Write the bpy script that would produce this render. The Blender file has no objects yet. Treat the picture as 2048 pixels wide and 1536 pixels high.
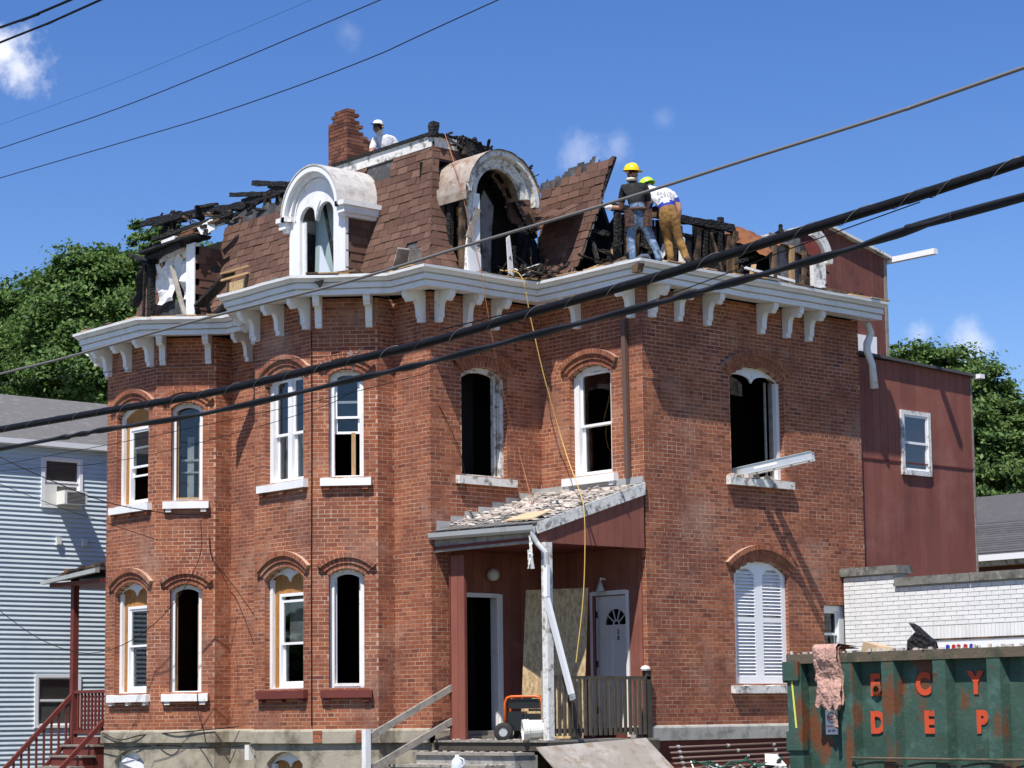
import bpy, bmesh, math, random
import numpy as np
from mathutils import Vector, Matrix, noise
from mathutils.geometry import tessellate_polygon
random.seed(7)
R = random.random
U = random.uniform
scene = bpy.context.scene
col = scene.collection
V3 = Vector

# ------------------------------------------------------------------ camera
CAM = V3((27.183, -22.1134, 1.75)); FPX = 4357.9; PY = 896.6
_yaw, _pit, _rol = math.radians(41.2792), math.radians(6.9702), math.radians(-0.6728)
FW = V3((-math.cos(_yaw)*math.cos(_pit), math.sin(_yaw)*math.cos(_pit), math.sin(_pit)))
_r = FW.cross(V3((0, 0, 1))).normalized(); _u = _r.cross(FW)
RT = math.cos(_rol)*_r + math.sin(_rol)*_u
UP = -math.sin(_rol)*_r + math.cos(_rol)*_u
cd = bpy.data.cameras.new("camera"); cam = bpy.data.objects.new("camera", cd); col.objects.link(cam)
cd.sensor_width = 36; cd.lens = FPX/2048*36; cd.shift_y = (PY-768)/2048; cd.clip_end = 3000; cd.clip_start = .1
m = Matrix((RT, UP, -FW)).transposed().to_4x4(); m.translation = CAM; cam.matrix_world = m
scene.camera = cam
scene.view_settings.view_transform = 'Standard'; scene.view_settings.look = 'None'
scene.view_settings.gamma = 1; scene.view_settings.exposure = 0.40
scene.render.resolution_x, scene.render.resolution_y = 1024, 768

def ray(px, py):
    return (FW*FPX + RT*(px-1024) - UP*(py-PY)).normalized()
def at(px, py, ax, val):
    """where the line of sight through a photo pixel meets the plane ax = val"""
    d = ray(px, py); i = 'xyz'.index(ax)
    return CAM + d*((val-CAM[i])/d[i])

# ------------------------------------------------------------------ sky and sun
SUN = V3((.262, -.51, 1.0)).normalized()
elev = math.asin(SUN.z)
world = bpy.data.worlds.new("World"); scene.world = world; world.use_nodes = True
wn, wl = world.node_tree.nodes, world.node_tree.links
wn.clear()
wo = wn.new('ShaderNodeOutputWorld'); bg = wn.new('ShaderNodeBackground'); sky = wn.new('ShaderNodeTexSky')
sky.sky_type = 'NISHITA'; sky.sun_disc = False; sky.sun_elevation = elev
sky.sun_rotation = math.atan2(SUN.x, SUN.y); sky.altitude = 600; sky.air_density = 1.0; sky.dust_density = .2; sky.ozone_density = 3.0
bg.inputs['Strength'].default_value = .110
wl.new(bg.outputs[0], wo.inputs[0])
tc = wn.new('ShaderNodeTexCoord'); nrm = wn.new('ShaderNodeVectorMath'); nrm.operation = 'NORMALIZE'
wl.new(tc.outputs['Generated'], nrm.inputs[0])
nz = wn.new('ShaderNodeTexNoise'); nz.inputs['Scale'].default_value = 70; nz.inputs['Detail'].default_value = 9; nz.inputs['Roughness'].default_value = .62
wl.new(nrm.outputs[0], nz.inputs['Vector'])
prev = None
def wmath(op, a, b=None, c=None):
    n = wn.new('ShaderNodeMath'); n.operation = op
    for i, x in enumerate((a, b, c)):
        if x is None: continue
        if hasattr(x, 'links') or hasattr(x, 'is_linked'): wl.new(x, n.inputs[i])
        else: n.inputs[i].default_value = x
    return n.outputs[0]
# a few small fair-weather clouds: direction, angular radius in degrees, density
CL = [(ray(-10, 105), 1.25, 1.0), (ray(45, 136), .85, .85), (ray(700, 66), .5, .12), (ray(1165, 312), .9, .30), (ray(1232, 298), .75, .24), (ray(1940, 686), .8, .5),
      (ray(1838, 668), .5, .42), (ray(1325, 240), .4, .10), (V3((.5, .8, .35)).normalized(), 5, .8), (V3((.9, .1, .4)).normalized(), 6, .7), (V3((-.2, -.9, .5)).normalized(), 6, .8),
      (V3((.3, -.6, .2)).normalized(), 5, .7), (V3((-.95, -.25, .3)).normalized(), 4, .8)]
for dr, rad, den in CL:
    dn = wn.new('ShaderNodeVectorMath'); dn.operation = 'DISTANCE'; wl.new(nrm.outputs[0], dn.inputs[0]); dn.inputs[1].default_value = dr
    q = wmath('DIVIDE', dn.outputs['Value'], math.radians(rad))
    q = wmath('SUBTRACT', 1.0, q)                                   # 1 at the middle, 0 at the rim
    q = wmath('ADD', q, wmath('MULTIPLY', wmath('SUBTRACT', nz.outputs['Fac'], .5), 2.2))
    mr = wn.new('ShaderNodeMapRange'); mr.interpolation_type = 'SMOOTHSTEP'; mr.inputs['From Min'].default_value = .05; mr.inputs['From Max'].default_value = 1.25
    wl.new(q, mr.inputs['Value']); q = wmath('MULTIPLY', mr.outputs[0], den)
    prev = q if prev is None else wmath('MAXIMUM', prev, q)
mx = wn.new('ShaderNodeMix'); mx.data_type = 'RGBA'; wl.new(prev, mx.inputs['Factor'])
hs = wn.new('ShaderNodeHueSaturation'); hs.inputs['Hue'].default_value = .515; hs.inputs['Saturation'].default_value = 1.27; hs.inputs['Value'].default_value = 1.0
wl.new(sky.outputs[0], hs.inputs['Color']); wl.new(hs.outputs[0], mx.inputs['A']); mx.inputs['B'].default_value = (7.2, 7.4, 8.2, 1)
wl.new(mx.outputs['Result'], bg.inputs['Color'])
sl = bpy.data.lights.new("sun", 'SUN'); sl.energy = 5.0; sl.angle = math.radians(.53); sl.color = (1, .955, .88)
so = bpy.data.objects.new("sun", sl); col.objects.link(so); so.rotation_euler = SUN.to_track_quat('Z', 'Y').to_euler(); so.location = (0, -20, 40)

# ------------------------------------------------------------------ materials
MAT = {}
def _rnd(nt):
    g = nt.nodes.new('ShaderNodeNewGeometry'); o = nt.nodes.new('ShaderNodeObjectInfo')
    a = nt.nodes.new('ShaderNodeMath'); a.operation = 'ADD'; nt.links.new(g.outputs['Random Per Island'], a.inputs[0]); nt.links.new(o.outputs['Random'], a.inputs[1])
    f = nt.nodes.new('ShaderNodeMath'); f.operation = 'FRACT'; nt.links.new(a.outputs[0], f.inputs[0])
    return f.outputs[0]
def _pos(nt, scale=(1, 1, 1)):
    g = nt.nodes.new('ShaderNodeNewGeometry')
    if tuple(scale) == (1, 1, 1): return g.outputs['Position']
    v = nt.nodes.new('ShaderNodeVectorMath'); v.operation = 'MULTIPLY'; nt.links.new(g.outputs['Position'], v.inputs[0]); v.inputs[1].default_value = scale
    return v.outputs[0]
def _noise(nt, vec, scale, detail=5, rough=.6):
    n = nt.nodes.new('ShaderNodeTexNoise'); n.inputs['Scale'].default_value = scale; n.inputs['Detail'].default_value = detail; n.inputs['Roughness'].default_value = rough
    nt.links.new(vec, n.inputs['Vector']); return n.outputs['Fac']
def _range(nt, x, a, b, c=0, d=1):
    n = nt.nodes.new('ShaderNodeMapRange'); nt.links.new(x, n.inputs['Value'])
    for k, y in zip(('From Min', 'From Max', 'To Min', 'To Max'), (a, b, c, d)): n.inputs[k].default_value = y
    return n.outputs[0]
def _mix(nt, fac, a, b, mode='MIX'):
    n = nt.nodes.new('ShaderNodeMix'); n.data_type = 'RGBA'; n.blend_type = mode
    for k, x in (('Factor', fac), ('A', a), ('B', b)):
        if hasattr(x, 'links'): nt.links.new(x, n.inputs[k])
        elif k == 'Factor': n.inputs[k].default_value = x
        else: n.inputs[k].default_value = (*x[:3], 1)
    return n.outputs['Result']
def _ramp(nt, fac, stops):
    n = nt.nodes.new('ShaderNodeValToRGB'); nt.links.new(fac, n.inputs[0])
    el = n.color_ramp.elements
    while len(el) < len(stops): el.new(.5)
    for e, (p, c) in zip(el, stops): e.position = p; e.color = (*c, 1)
    return n.outputs[0]
def mat(name, base, rough=.8, var=0, ramp=None, layers=(), bump=0, bscale=60, bvec=(1, 1, 1), metal=0, spec=.3, voro=0, translucent=0):
    """base colour (or a ramp over a per-piece random), noise layers [(colour, scale, lo, hi, strength, stretch)], bump"""
    m = bpy.data.materials.new(name); m.use_nodes = True; nt = m.node_tree; b = nt.nodes['Principled BSDF']
    c = None
    if ramp: c = _ramp(nt, _rnd(nt), ramp)
    elif var:
        v = _range(nt, _rnd(nt), 0, 1, 1-var, 1+var); n = nt.nodes.new('ShaderNodeMix'); n.data_type = 'RGBA'; n.blend_type = 'MULTIPLY'
        n.inputs['Factor'].default_value = 1; n.inputs['A'].default_value = (*base, 1); nt.links.new(v, n.inputs['B']); c = n.outputs['Result']
    for L in layers:
        lc, sc, lo, hi, st = L[:5]; stretch = L[5] if len(L) > 5 else (1, 1, 1)
        f = _range(nt, _noise(nt, _pos(nt, stretch), sc, 7, .65), lo, hi, 0, st)
        c = _mix(nt, f, c if c is not None else base, lc)
    if c is None: b.inputs['Base Color'].default_value = (*base, 1)
    else: nt.links.new(c, b.inputs['Base Color'])
    b.inputs['Roughness'].default_value = rough; b.inputs['Metallic'].default_value = metal; b.inputs['Specular IOR Level'].default_value = spec
    if bump:
        bp = nt.nodes.new('ShaderNodeBump'); bp.inputs['Strength'].default_value = bump; bp.inputs['Distance'].default_value = .02
        if voro:
            vn = nt.nodes.new('ShaderNodeTexVoronoi'); vn.inputs['Scale'].default_value = bscale; nt.links.new(_pos(nt, bvec), vn.inputs['Vector']); nt.links.new(vn.outputs['Distance'], bp.inputs['Height'])
        else: nt.links.new(_noise(nt, _pos(nt, bvec), bscale, 6, .6), bp.inputs['Height'])
        nt.links.new(bp.outputs[0], b.inputs['Normal'])
    if translucent:
        t = nt.nodes.new('ShaderNodeBsdfTranslucent'); mxs = nt.nodes.new('ShaderNodeMixShader'); mxs.inputs[0].default_value = translucent
        if c is not None: nt.links.new(c, t.inputs[0])
        else: t.inputs[0].default_value = (*base, 1)
        nt.links.new(b.outputs[0], mxs.inputs[1]); nt.links.new(t.outputs[0], mxs.inputs[2]); nt.links.new(mxs.outputs[0], nt.nodes['Material Output'].inputs['Surface'])
    MAT[name] = m; return m
mat('brick', (.28, .085, .05), .9, ramp=[(0, (.16, .052, .032)), (.06, (.225, .071, .038)), (.30, (.285, .091, .044)), (.72, (.340, .112, .052)), (1, (.40, .147, .076))],
    layers=[((.17, .056, .038), .8, .44, .66, .75), ((.47, .33, .26), .7, .55, .76, .55), ((.40, .30, .26), 2.6, .64, .74, .5, (1, 1, .3)), ((.045, .028, .024), 1.5, .61, .78, .6), ((.05, .032, .028), 1.2, .61, .74, .5, (1, 1, .22)), ((.10, .04, .028), 3.7, .56, .70, .35), ((.43, .25, .18), 34, .60, .74, .4), ((.06, .035, .03), 12, .68, .75, .5)], bump=.5, bscale=55)
mat('mortar', (.52, .34, .24), .95, layers=[((.20, .11, .08), 1.6, .42, .66, .8), ((.66, .54, .45), 1.1, .56, .72, .8)], bump=.4, bscale=80)
mat('chimney_brick', (.2, .07, .045), .9, ramp=[(0, (.09, .036, .026)), (.4, (.18, .068, .042)), (1, (.28, .12, .075))], layers=[((.04, .03, .03), 4, .50, .70, .7)], bump=.4)
mat('stone', (.37, .33, .26), .93, layers=[((.15, .13, .10), 1.9, .46, .62, .85), ((.47, .42, .33), 6, .5, .7, .5), ((.10, .09, .08), 4, .60, .74, .6, (1, 1, .35))], bump=.45, bscale=35)
mat('white_paint', (.80, .80, .80), .55, layers=[((.60, .59, .57), 2.6, .50, .70, .6, (1, 1, .4)), ((.30, .26, .22), 22, .655, .70, .75), ((.40, .34, .28), 6, .64, .71, .7), ((.22, .19, .16), 2.0, .66, .76, .55, (1, 1, .5))], bump=.2, bscale=40)
mat('clean_white', (.84, .84, .85), .4, layers=[((.62, .61, .59), 4, .58, .8, .4)])
mat('old_white', (.72, .71, .68), .7, layers=[((.17, .14, .12), 6, .52, .62, .9), ((.45, .40, .34), 14, .5, .66, .7), ((.05, .045, .04), 3.2, .56, .7, .85)], bump=.35, bscale=30)
mat('shingle', (.12, .06, .048), .95, ramp=[(0, (.098, .052, .037)), (.4, (.125, .067, .048)), (.75, (.148, .081, .058)), (1, (.180, .100, .073))],
    layers=[((.075, .042, .036), 1.3, .52, .72, .5), ((.55, .50, .45), 24, .715, .735, .75), ((.05, .04, .04), 60, .5, .7, .35)], bump=.5, bscale=120)
mat('felt', (.055, .055, .058), .9, layers=[((.13, .13, .13), 5, .5, .65, .7), ((.02, .02, .02), 3, .55, .7, .8)], bump=.3, bscale=30)
mat('char', (.008, .0075, .0075), .75, layers=[((.026, .024, .024), 14, .5, .66, .8), ((.07, .066, .064), 34, .65, .74, .5), ((.05, .034, .022), 3, .60, .72, .6)], bump=1.0, bscale=26, voro=1, spec=.4)
mat('soot_and_shade', (.016, .014, .013), .95, layers=[((.05, .042, .036), 3, .5, .7, .7)], bump=.3)  # sooty walls; its black also stands in for shade in the cornice hole
mat('scorched_wood', (.16, .10, .06), .9, layers=[((.022, .018, .015), 3.5, .42, .58, .95), ((.30, .19, .10), 9, .6, .75, .5)], bump=.4, bscale=50, bvec=(1, 1, 3))
mat('raw_wood', (.44, .28, .14), .8, var=.15, layers=[((.26, .15, .07), 7, .45, .68, .6, (4, 4, .6)), ((.10, .07, .05), 5, .62, .75, .5)], bump=.2)
mat('orange_wood', (.40, .19, .055), .7, layers=[((.22, .095, .03), 6, .45, .65, .7, (3, 3, .8)), ((.50, .30, .13), 20, .55, .7, .5)])
mat('grey_wood', (.30, .275, .24), .92, var=.2, layers=[((.13, .115, .10), 9, .45, .68, .7), ((.50, .48, .44), 6, .58, .72, .5)], bump=.35, bscale=60)
mat('deck_wood', (.085, .072, .056), .92, var=.22, layers=[((.04, .035, .028), 7, .45, .7, .7), ((.09, .10, .05), 4, .58, .75, .5)], bump=.3)
mat('osb', (.50, .37, .20), .85, layers=[((.24, .155, .075), 24, .45, .6, .8, (1, 1, .35)), ((.58, .45, .26), 38, .55, .68, .7), ((.16, .10, .06), 70, .6, .7, .5)], bump=.3, bscale=60)
mat('maroon', (.150, .037, .030), .62, layers=[((.085, .018, .015), 5, .5, .72, .6), ((.26, .15, .12), 30, .68, .74, .5)])
mat('red_siding', (.245, .085, .060), .72, var=.11, layers=[((.14, .046, .036), 1.8, .45, .7, .6, (1, 1, .3)), ((.40, .27, .23), 16, .63, .73, .55, (4, 4, .22)), ((.36, .20, .16), 1.0, .54, .72, .35), ((.07, .03, .028), 3.1, .62, .78, .5)], bump=.15)
mat('faded_siding', (.165, .060, .048), .85, var=.10, layers=[((.32, .21, .18), 12, .58, .74, .6, (4, 4, .25)), ((.08, .035, .03), 3, .52, .72, .6)], bump=.2)
mat('vinyl_blue', (.58, .67, .72), .5, var=.03, layers=[((.44, .53, .60), 1.2, .48, .72, .5), ((.36, .40, .42), 5, .60, .75, .3, (1, .6, 3))])
mat('grey_shingle', (.16, .155, .15), .95, var=.18, layers=[((.27, .26, .25), 5, .52, .72, .6), ((.09, .09, .09), 40, .5, .66, .6)], bump=.4, bscale=60)
mat('dark_shingle', (.085, .080, .085), .95, var=.15, layers=[((.13, .12, .12), 4, .5, .7, .5)], bump=.4, bscale=60)
mat('debris_plaster', (.55, .48, .41), .95, ramp=[(0, (.13, .11, .10)), (.22, (.36, .31, .27)), (.5, (.51, .45, .39)), (.8, (.60, .56, .51)), (1, (.55, .44, .37))], bump=.4, bscale=50)
mat('galvanised', (.50, .51, .50), .45, metal=.35, layers=[((.34, .33, .31), 6, .5, .7, .5), ((.66, .65, .62), 16, .58, .7, .5)])
mat('aluminium', (.66, .66, .65), .35, metal=.6, layers=[((.45, .44, .42), 8, .5, .7, .4)])
mat('rusty_tin', (.40, .34, .28), .6, metal=.1, layers=[((.22, .11, .06), 5, .46, .64, .8), ((.10, .06, .045), 7, .58, .7, .7), ((.62, .60, .57), 9, .58, .68, .7)], bump=.25)
mat('pale_tin', (.56, .54, .51), .55, metal=.1, layers=[((.36, .33, .30), 5, .48, .64, .7), ((.28, .13, .07), 8, .60, .68, .8, (1, 1, .4)), ((.70, .69, .67), 9, .58, .68, .6)], bump=.25)
mat('rust', (.20, .075, .03), .9, layers=[((.07, .035, .025), 6, .48, .66, .8), ((.34, .15, .06), 10, .55, .7, .6)], bump=.3)
mat('brown_metal', (.13, .082, .068), .5, layers=[((.20, .14, .12), 8, .55, .7, .4)])
mat('concrete', (.36, .35, .32), .95, layers=[((.14, .14, .125), 4, .48, .66, .8), ((.50, .49, .46), 11, .55, .7, .5)], bump=.35)
mat('coping_stone', (.20, .195, .175), .95, layers=[((.07, .07, .06), 4, .45, .62, .85), ((.42, .41, .38), 9, .55, .68, .7)], bump=.5)
mat('white_brick', (.77, .77, .765), .75, var=.045, layers=[((.55, .54, .52), 3, .55, .75, .5, (1, 1, .4)), ((.35, .33, .31), 25, .70, .75, .6)], bump=.25)
mat('white_mortar', (.46, .46, .46), .9, layers=[((.36, .35, .34), 4, .5, .7, .6)])
mat('green_paint', (.046, .092, .070), .6, layers=[((.020, .050, .036), 1.9, .45, .65, .7), ((.075, .145, .12), 4.2, .54, .64, .75), ((.10, .12, .10), 9, .60, .68, .5), ((.15, .052, .022), 2.6, .555, .62, .95, (1, 1, .45)), ((.085, .04, .02), 11, .62, .68, .9), ((.20, .25, .20), 19, .70, .73, .6)], bump=.3, bscale=22)
mat('orange_paint', (.56, .075, .028), .7, layers=[((.05, .085, .065), 11, .60, .64, .85), ((.16, .05, .02), 14, .60, .67, .9), ((.45, .06, .015), 5, .5, .7, .5)])
mat('dirty_rim', (.12, .095, .065), .8, layers=[((.05, .06, .04), 5, .48, .62, .8), ((.22, .17, .12), 15, .58, .7, .6)], bump=.3)
mat('yellow', (.70, .66, .12), .6)
mat('insulation', (.52, .31, .25), 1.0, layers=[((.40, .24, .19), 10, .45, .65, .7), ((.16, .12, .10), 5, .60, .70, .8), ((.62, .44, .38), 26, .55, .70, .5)], bump=.8, bscale=45)
mat('tan_batt', (.34, .25, .12), 1.0, layers=[((.17, .12, .06), 9, .45, .62, .8)], bump=.8, bscale=40)
mat('black_rubber', (.007, .007, .008), .55, spec=.2, layers=[((.015, .015, .017), 12, .5, .7, .6)])
mat('grey_cable', (.018, .020, .025), .55, spec=.25)
mat('dirty_ply', (.27, .24, .21), .9, layers=[((.38, .35, .32), 2.2, .48, .62, .8), ((.20, .14, .09), 5, .52, .66, .7), ((.10, .09, .08), 14, .62, .72, .6)], bump=.3)
mat('steel_wire', (.19, .18, .17), .5, metal=.2)
mat('rope_yellow', (.62, .42, .12), .8); mat('rope_orange', (.42, .17, .08), .8)
mat('paper', (.78, .76, .72), .9); mat('card', (.55, .40, .25), .9)
mat('tyvek', (.76, .76, .75), .8, layers=[((.40, .36, .31), 7, .58, .70, .7), ((.06, .05, .05), 5, .66, .74, .8)], bump=.4)
mat('plaster_teal', (.30, .40, .40), .8); mat('plaster_grey', (.20, .20, .20), .9, layers=[((.05, .05, .05), 4, .45, .62, .9)])
mat('curtain', (.34, .33, .31), .9, layers=[((.28, .27, .25), 3, .5, .7, .5, (6, 6, .5))])
mat('room_dark', (.012, .011, .011), 1.0)  # near-black: charring, with the darkness of unlit rooms put into the colour
mat('plastic_white', (.74, .73, .68), .45); mat('plastic_clear', (.62, .66, .72), .3, spec=.5)
mat('plastic_black', (.012, .012, .013), .35, spec=.5); mat('gen_orange', (.62, .11, .012), .4, spec=.5)
mat('tyre', (.03, .03, .03), .8); mat('lamp_glass', (.55, .55, .52), .3)
mat('door_white', (.80, .81, .81), .4)
mat('asphalt', (.05, .05, .052), .95, layers=[((.075, .074, .072), 3, .5, .7, .6)], bump=.3, bscale=120)
mat('paving', (.33, .32, .30), .95, layers=[((.22, .21, .20), 2, .48, .7, .6)], bump=.3)
mat('soil', (.11, .095, .06), 1.0, layers=[((.07, .10, .035), 1.2, .45, .6, .9), ((.16, .13, .09), 7, .5, .7, .6)], bump=.4)
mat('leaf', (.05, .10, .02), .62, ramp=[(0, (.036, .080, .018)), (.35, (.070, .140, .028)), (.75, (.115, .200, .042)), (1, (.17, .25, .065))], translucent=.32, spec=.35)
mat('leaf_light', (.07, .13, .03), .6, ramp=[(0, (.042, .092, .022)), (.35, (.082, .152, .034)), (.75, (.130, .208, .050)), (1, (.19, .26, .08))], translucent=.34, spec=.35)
mat('bark', (.09, .07, .05), .95, layers=[((.05, .04, .03), 8, .45, .65, .8, (2, 2, .4))], bump=.6)
mat('skin', (.48, .26, .18), .6); mat('skin_tan', (.36, .185, .12), .6); mat('hair', (.03, .022, .018), .8)
mat('black_cloth', (.016, .016, .017), .9, layers=[((.045, .045, .047), 10, .5, .66, .7)], bump=1.0, bscale=16); mat('white_cloth', (.75, .74, .76), .9, layers=[((.52, .51, .54), 10, .5, .66, .65)], bump=1.0, bscale=16); mat('blue_cloth', (.03, .05, .36), .85)
mat('denim', (.10, .16, .26), .95, layers=[((.26, .34, .45), 9, .50, .62, .8), ((.035, .06, .11), 13, .52, .64, .85)], bump=1.0, bscale=16)
mat('tan_cloth', (.30, .165, .055), .95, layers=[((.13, .07, .025), 9, .48, .62, .85), ((.42, .26, .11), 12, .58, .7, .6)], bump=1.0, bscale=16)
mat('leather', (.10, .05, .035), .8, layers=[((.03, .018, .015), 16, .46, .6, .9)], bump=1, bscale=30); mat('boot', (.10, .06, .035), .8)
mat('hat_yellow', (.85, .60, .01), .35, spec=.5); mat('hat_green', (.50, .85, .04), .35, spec=.5); mat('mask_cloth', (.60, .52, .42), .9)
mat('ink_red', (.45, .03, .03), .6); mat('ink_blue', (.03, .05, .35), .6); mat('ink_dark', (.03, .03, .05), .6); mat('ink_green', (.03, .17, .10), .6)
mat('hose_green', (.02, .10, .07), .5)
def glass(name, tint, refl):
    m = bpy.data.materials.new(name); m.use_nodes = True; nt = m.node_tree; nt.nodes.clear()
    o = nt.nodes.new('ShaderNodeOutputMaterial'); g = nt.nodes.new('ShaderNodeBsdfGlossy'); g.inputs['Roughness'].default_value = .02; g.inputs['Color'].default_value = (.95, .97, 1, 1)
    t = nt.nodes.new('ShaderNodeBsdfTransparent'); t.inputs[0].default_value = (*tint, 1); f = nt.nodes.new('ShaderNodeLayerWeight'); f.inputs['Blend'].default_value = .5; pw_ = nt.nodes.new('ShaderNodeMath'); pw_.operation = 'POWER'; pw_.inputs[1].default_value = 4; nt.links.new(f.outputs['Facing'], pw_.inputs[0])
    a = nt.nodes.new('ShaderNodeMath'); a.operation = 'MULTIPLY_ADD'; a.inputs[1].default_value = .9; a.inputs[2].default_value = .045+refl; nt.links.new(pw_.outputs[0], a.inputs[0])
    x = nt.nodes.new('ShaderNodeMixShader'); nt.links.new(a.outputs[0], x.inputs[0]); nt.links.new(t.outputs[0], x.inputs[1]); nt.links.new(g.outputs[0], x.inputs[2]); nt.links.new(x.outputs[0], o.inputs[0])
    MAT[name] = m
glass('glass', (.74, .77, .77), .0); glass('glass_dusty', (.70, .71, .70), .04)

# ------------------------------------------------------------------ mesh helpers
class Fr:
    """local frame: s along, d outward, z up"""
    def __init__(f, o, t, n=None, up=None):
        f.o = V3(o); f.t = V3(t).normalized(); f.u = V3(up).normalized() if up is not None else V3((0, 0, 1))
        f.n = V3(n).normalized() if n is not None else V3((f.t.y, -f.t.x, 0))
    def P(f, s, d, z): return f.o + f.t*s + f.n*d + f.u*z
    def at(f, s, d=0, z=0): return Fr(f.P(s, d, z), f.t, f.n, f.u)
    def rot(f, a):          # turn about up
        c, s = math.cos(a), math.sin(a); return Fr(f.o, f.t*c+f.n*s, f.n*c-f.t*s, f.u)
WORLD = Fr((0, 0, 0), (1, 0, 0), (0, 1, 0))     # s=x, d=y, z=z
ORG = {}
class MB:
    def __init__(b): b.v = []; b.f = []; b.m = []; b.k = 0
    def add(b, vs, fs):
        n = len(b.v); b.v += [tuple(x) for x in vs]; b.f += [tuple(i+n for i in f) for f in fs]; b.m += [b.k]*len(fs); return b
    def mat(b, k): b.k = k; return b
    def hexa(b, p): return b.add(p, [(0, 3, 2, 1), (4, 5, 6, 7), (0, 1, 5, 4), (1, 2, 6, 5), (2, 3, 7, 6), (3, 0, 4, 7)])
    def box(b, fr, s0, s1, d0, d1, z0, z1):
        P = fr.P
        return b.hexa([P(s0, d0, z0), P(s1, d0, z0), P(s1, d1, z0), P(s0, d1, z0), P(s0, d0, z1), P(s1, d0, z1), P(s1, d1, z1), P(s0, d1, z1)])
    def prism(b, fr, poly, d0, d1):
        n = len(poly); vs = [fr.P(s, d0, z) for s, z in poly]+[fr.P(s, d1, z) for s, z in poly]
        return b.add(vs, [tuple(range(n)), tuple(range(2*n-1, n-1, -1))]+[((i+1) % n, i, n+i, n+(i+1) % n) for i in range(n)])
    def plate(b, fr, outer, holes, d0, d1):
        loops = [outer]+list(holes); flat = [p for l in loops for p in l]; n = len(flat)
        tri = tessellate_polygon([[V3((x, y, 0)) for x, y in l] for l in loops])
        fs = [tuple(t) for t in tri]+[tuple(n+i for i in reversed(t)) for t in tri]; k = 0
        for l in loops:
            q = len(l); fs += [(k+i, k+(i+1) % q, n+k+(i+1) % q, n+k+i) for i in range(q)]; k += q
        return b.add([fr.P(s, d0, z) for s, z in flat]+[fr.P(s, d1, z) for s, z in flat], fs)
    def tube(b, pts, r, n=8, caps=True):
        pts = [V3(p) for p in pts]; k = len(pts); rs = r if hasattr(r, '__len__') else [r]*k; vs = []; ref = None
        for i, p in enumerate(pts):
            t = (pts[min(i+1, k-1)]-pts[max(i-1, 0)]).normalized()
            if ref is None: ref = t.orthogonal().normalized()
            x = (ref-t*ref.dot(t)); x = x.normalized() if x.length > 1e-6 else t.orthogonal().normalized(); ref = x; y = t.cross(x)
            vs += [p+(x*math.cos(2*math.pi*j/n)+y*math.sin(2*math.pi*j/n))*rs[i] for j in range(n)]
        fs = [(i*n+j, i*n+(j+1) % n, (i+1)*n+(j+1) % n, (i+1)*n+j) for i in range(k-1) for j in range(n)]
        if caps: fs += [tuple(range(n-1, -1, -1)), tuple(range((k-1)*n, k*n))]
        return b.add(vs, fs)
    def beam(b, p, q, w, h, up=(0, 0, 1), jit=0, n=1):
        p, q = V3(p), V3(q); t = (q-p).normalized(); x = t.cross(V3(up))
        x = x.normalized() if x.length > 1e-4 else V3((1, 0, 0)); y = x.cross(t); vs = []
        for i in range(n+1):
            c = p.lerp(q, i/n); k = 1 if not jit else U(1-jit, 1+jit*.3)
            for a, e in ((-1, -1), (1, -1), (1, 1), (-1, 1)):
                j = (lambda: 1 if not jit else U(1-jit, 1+jit*.4))
                vs.append(c+x*(a*w/2*k*j())+y*(e*h/2*k*j())+t*(U(-1, 1)*jit*w if jit and i in (0, n) else 0))
        fs = [(3, 2, 1, 0), (n*4, n*4+1, n*4+2, n*4+3)]
        for i in range(n): fs += [(i*4+j, i*4+(j+1) % 4, i*4+4+(j+1) % 4, i*4+4+j) for j in range(4)]
        return b.add(vs, fs)
    def lathe(b, c, axis, prof, n=16, ang=2*math.pi):
        a = V3(axis).normalized(); x = a.orthogonal().normalized(); y = a.cross(x); c = V3(c); k = len(prof)
        vs = [c+a*h+(x*math.cos(2*math.pi*j/n)+y*math.sin(2*math.pi*j/n))*r for r, h in prof for j in range(n)]
        return b.add(vs, [(i*n+j, i*n+(j+1) % n, (i+1)*n+(j+1) % n, (i+1)*n+j) for i in range(k-1) for j in range(n)])
    def sweep(b, path, prof, closed=False):
        """path: xy points, prof: (outward, z) points; mitred; outward is right of travel"""
        k = len(path); vs = []
        for i, p in enumerate(path):
            a = V3(path[i])-V3(path[i-1]) if i else None; c = V3(path[i+1])-V3(p) if i < k-1 else None
            a = a.normalized() if a is not None else c.normalized(); c = c.normalized() if c is not None else a
            n1, n2 = V3((a.y, -a.x)), V3((c.y, -c.x)); mt = (n1+n2); mt = mt/(1+n1.dot(n2))
            vs += [(p[0]+mt.x*d, p[1]+mt.y*d, z) for d, z in prof]
        n = len(prof)
        return b.add(vs, [(i*n+j, (i+1)*n+j, (i+1)*n+j+1, i*n+j+1) for i in range(k-1) for j in range(n-1)])
    def build(b, name, mats, parent=None, smooth=False, kind=None, bevel=0):
        me = bpy.data.meshes.new(name); A = np.array(b.v, dtype=float)
        lo, hi = A.min(0), A.max(0); c = V3(((lo[0]+hi[0])/2, (lo[1]+hi[1])/2, lo[2]))
        A = A-np.array(c); me.from_pydata(A.tolist(), [], b.f)
        for mm in (mats if isinstance(mats, (list, tuple)) else [mats]): me.materials.append(MAT[mm])
        me.polygons.foreach_set('material_index', b.m)
        if smooth: me.polygons.foreach_set('use_smooth', [True]*len(b.f))
        me.update(); o = bpy.data.objects.new(name, me); return place(o, c, parent, kind)
def place(o, c, parent=None, kind=None):
    col.objects.link(o); ORG[o] = V3(c)
    if parent is not None: o.parent = parent; o.location = V3(c)-ORG[parent]
    else: o.location = c
    if kind: o['kind'] = kind
    return o
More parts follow.
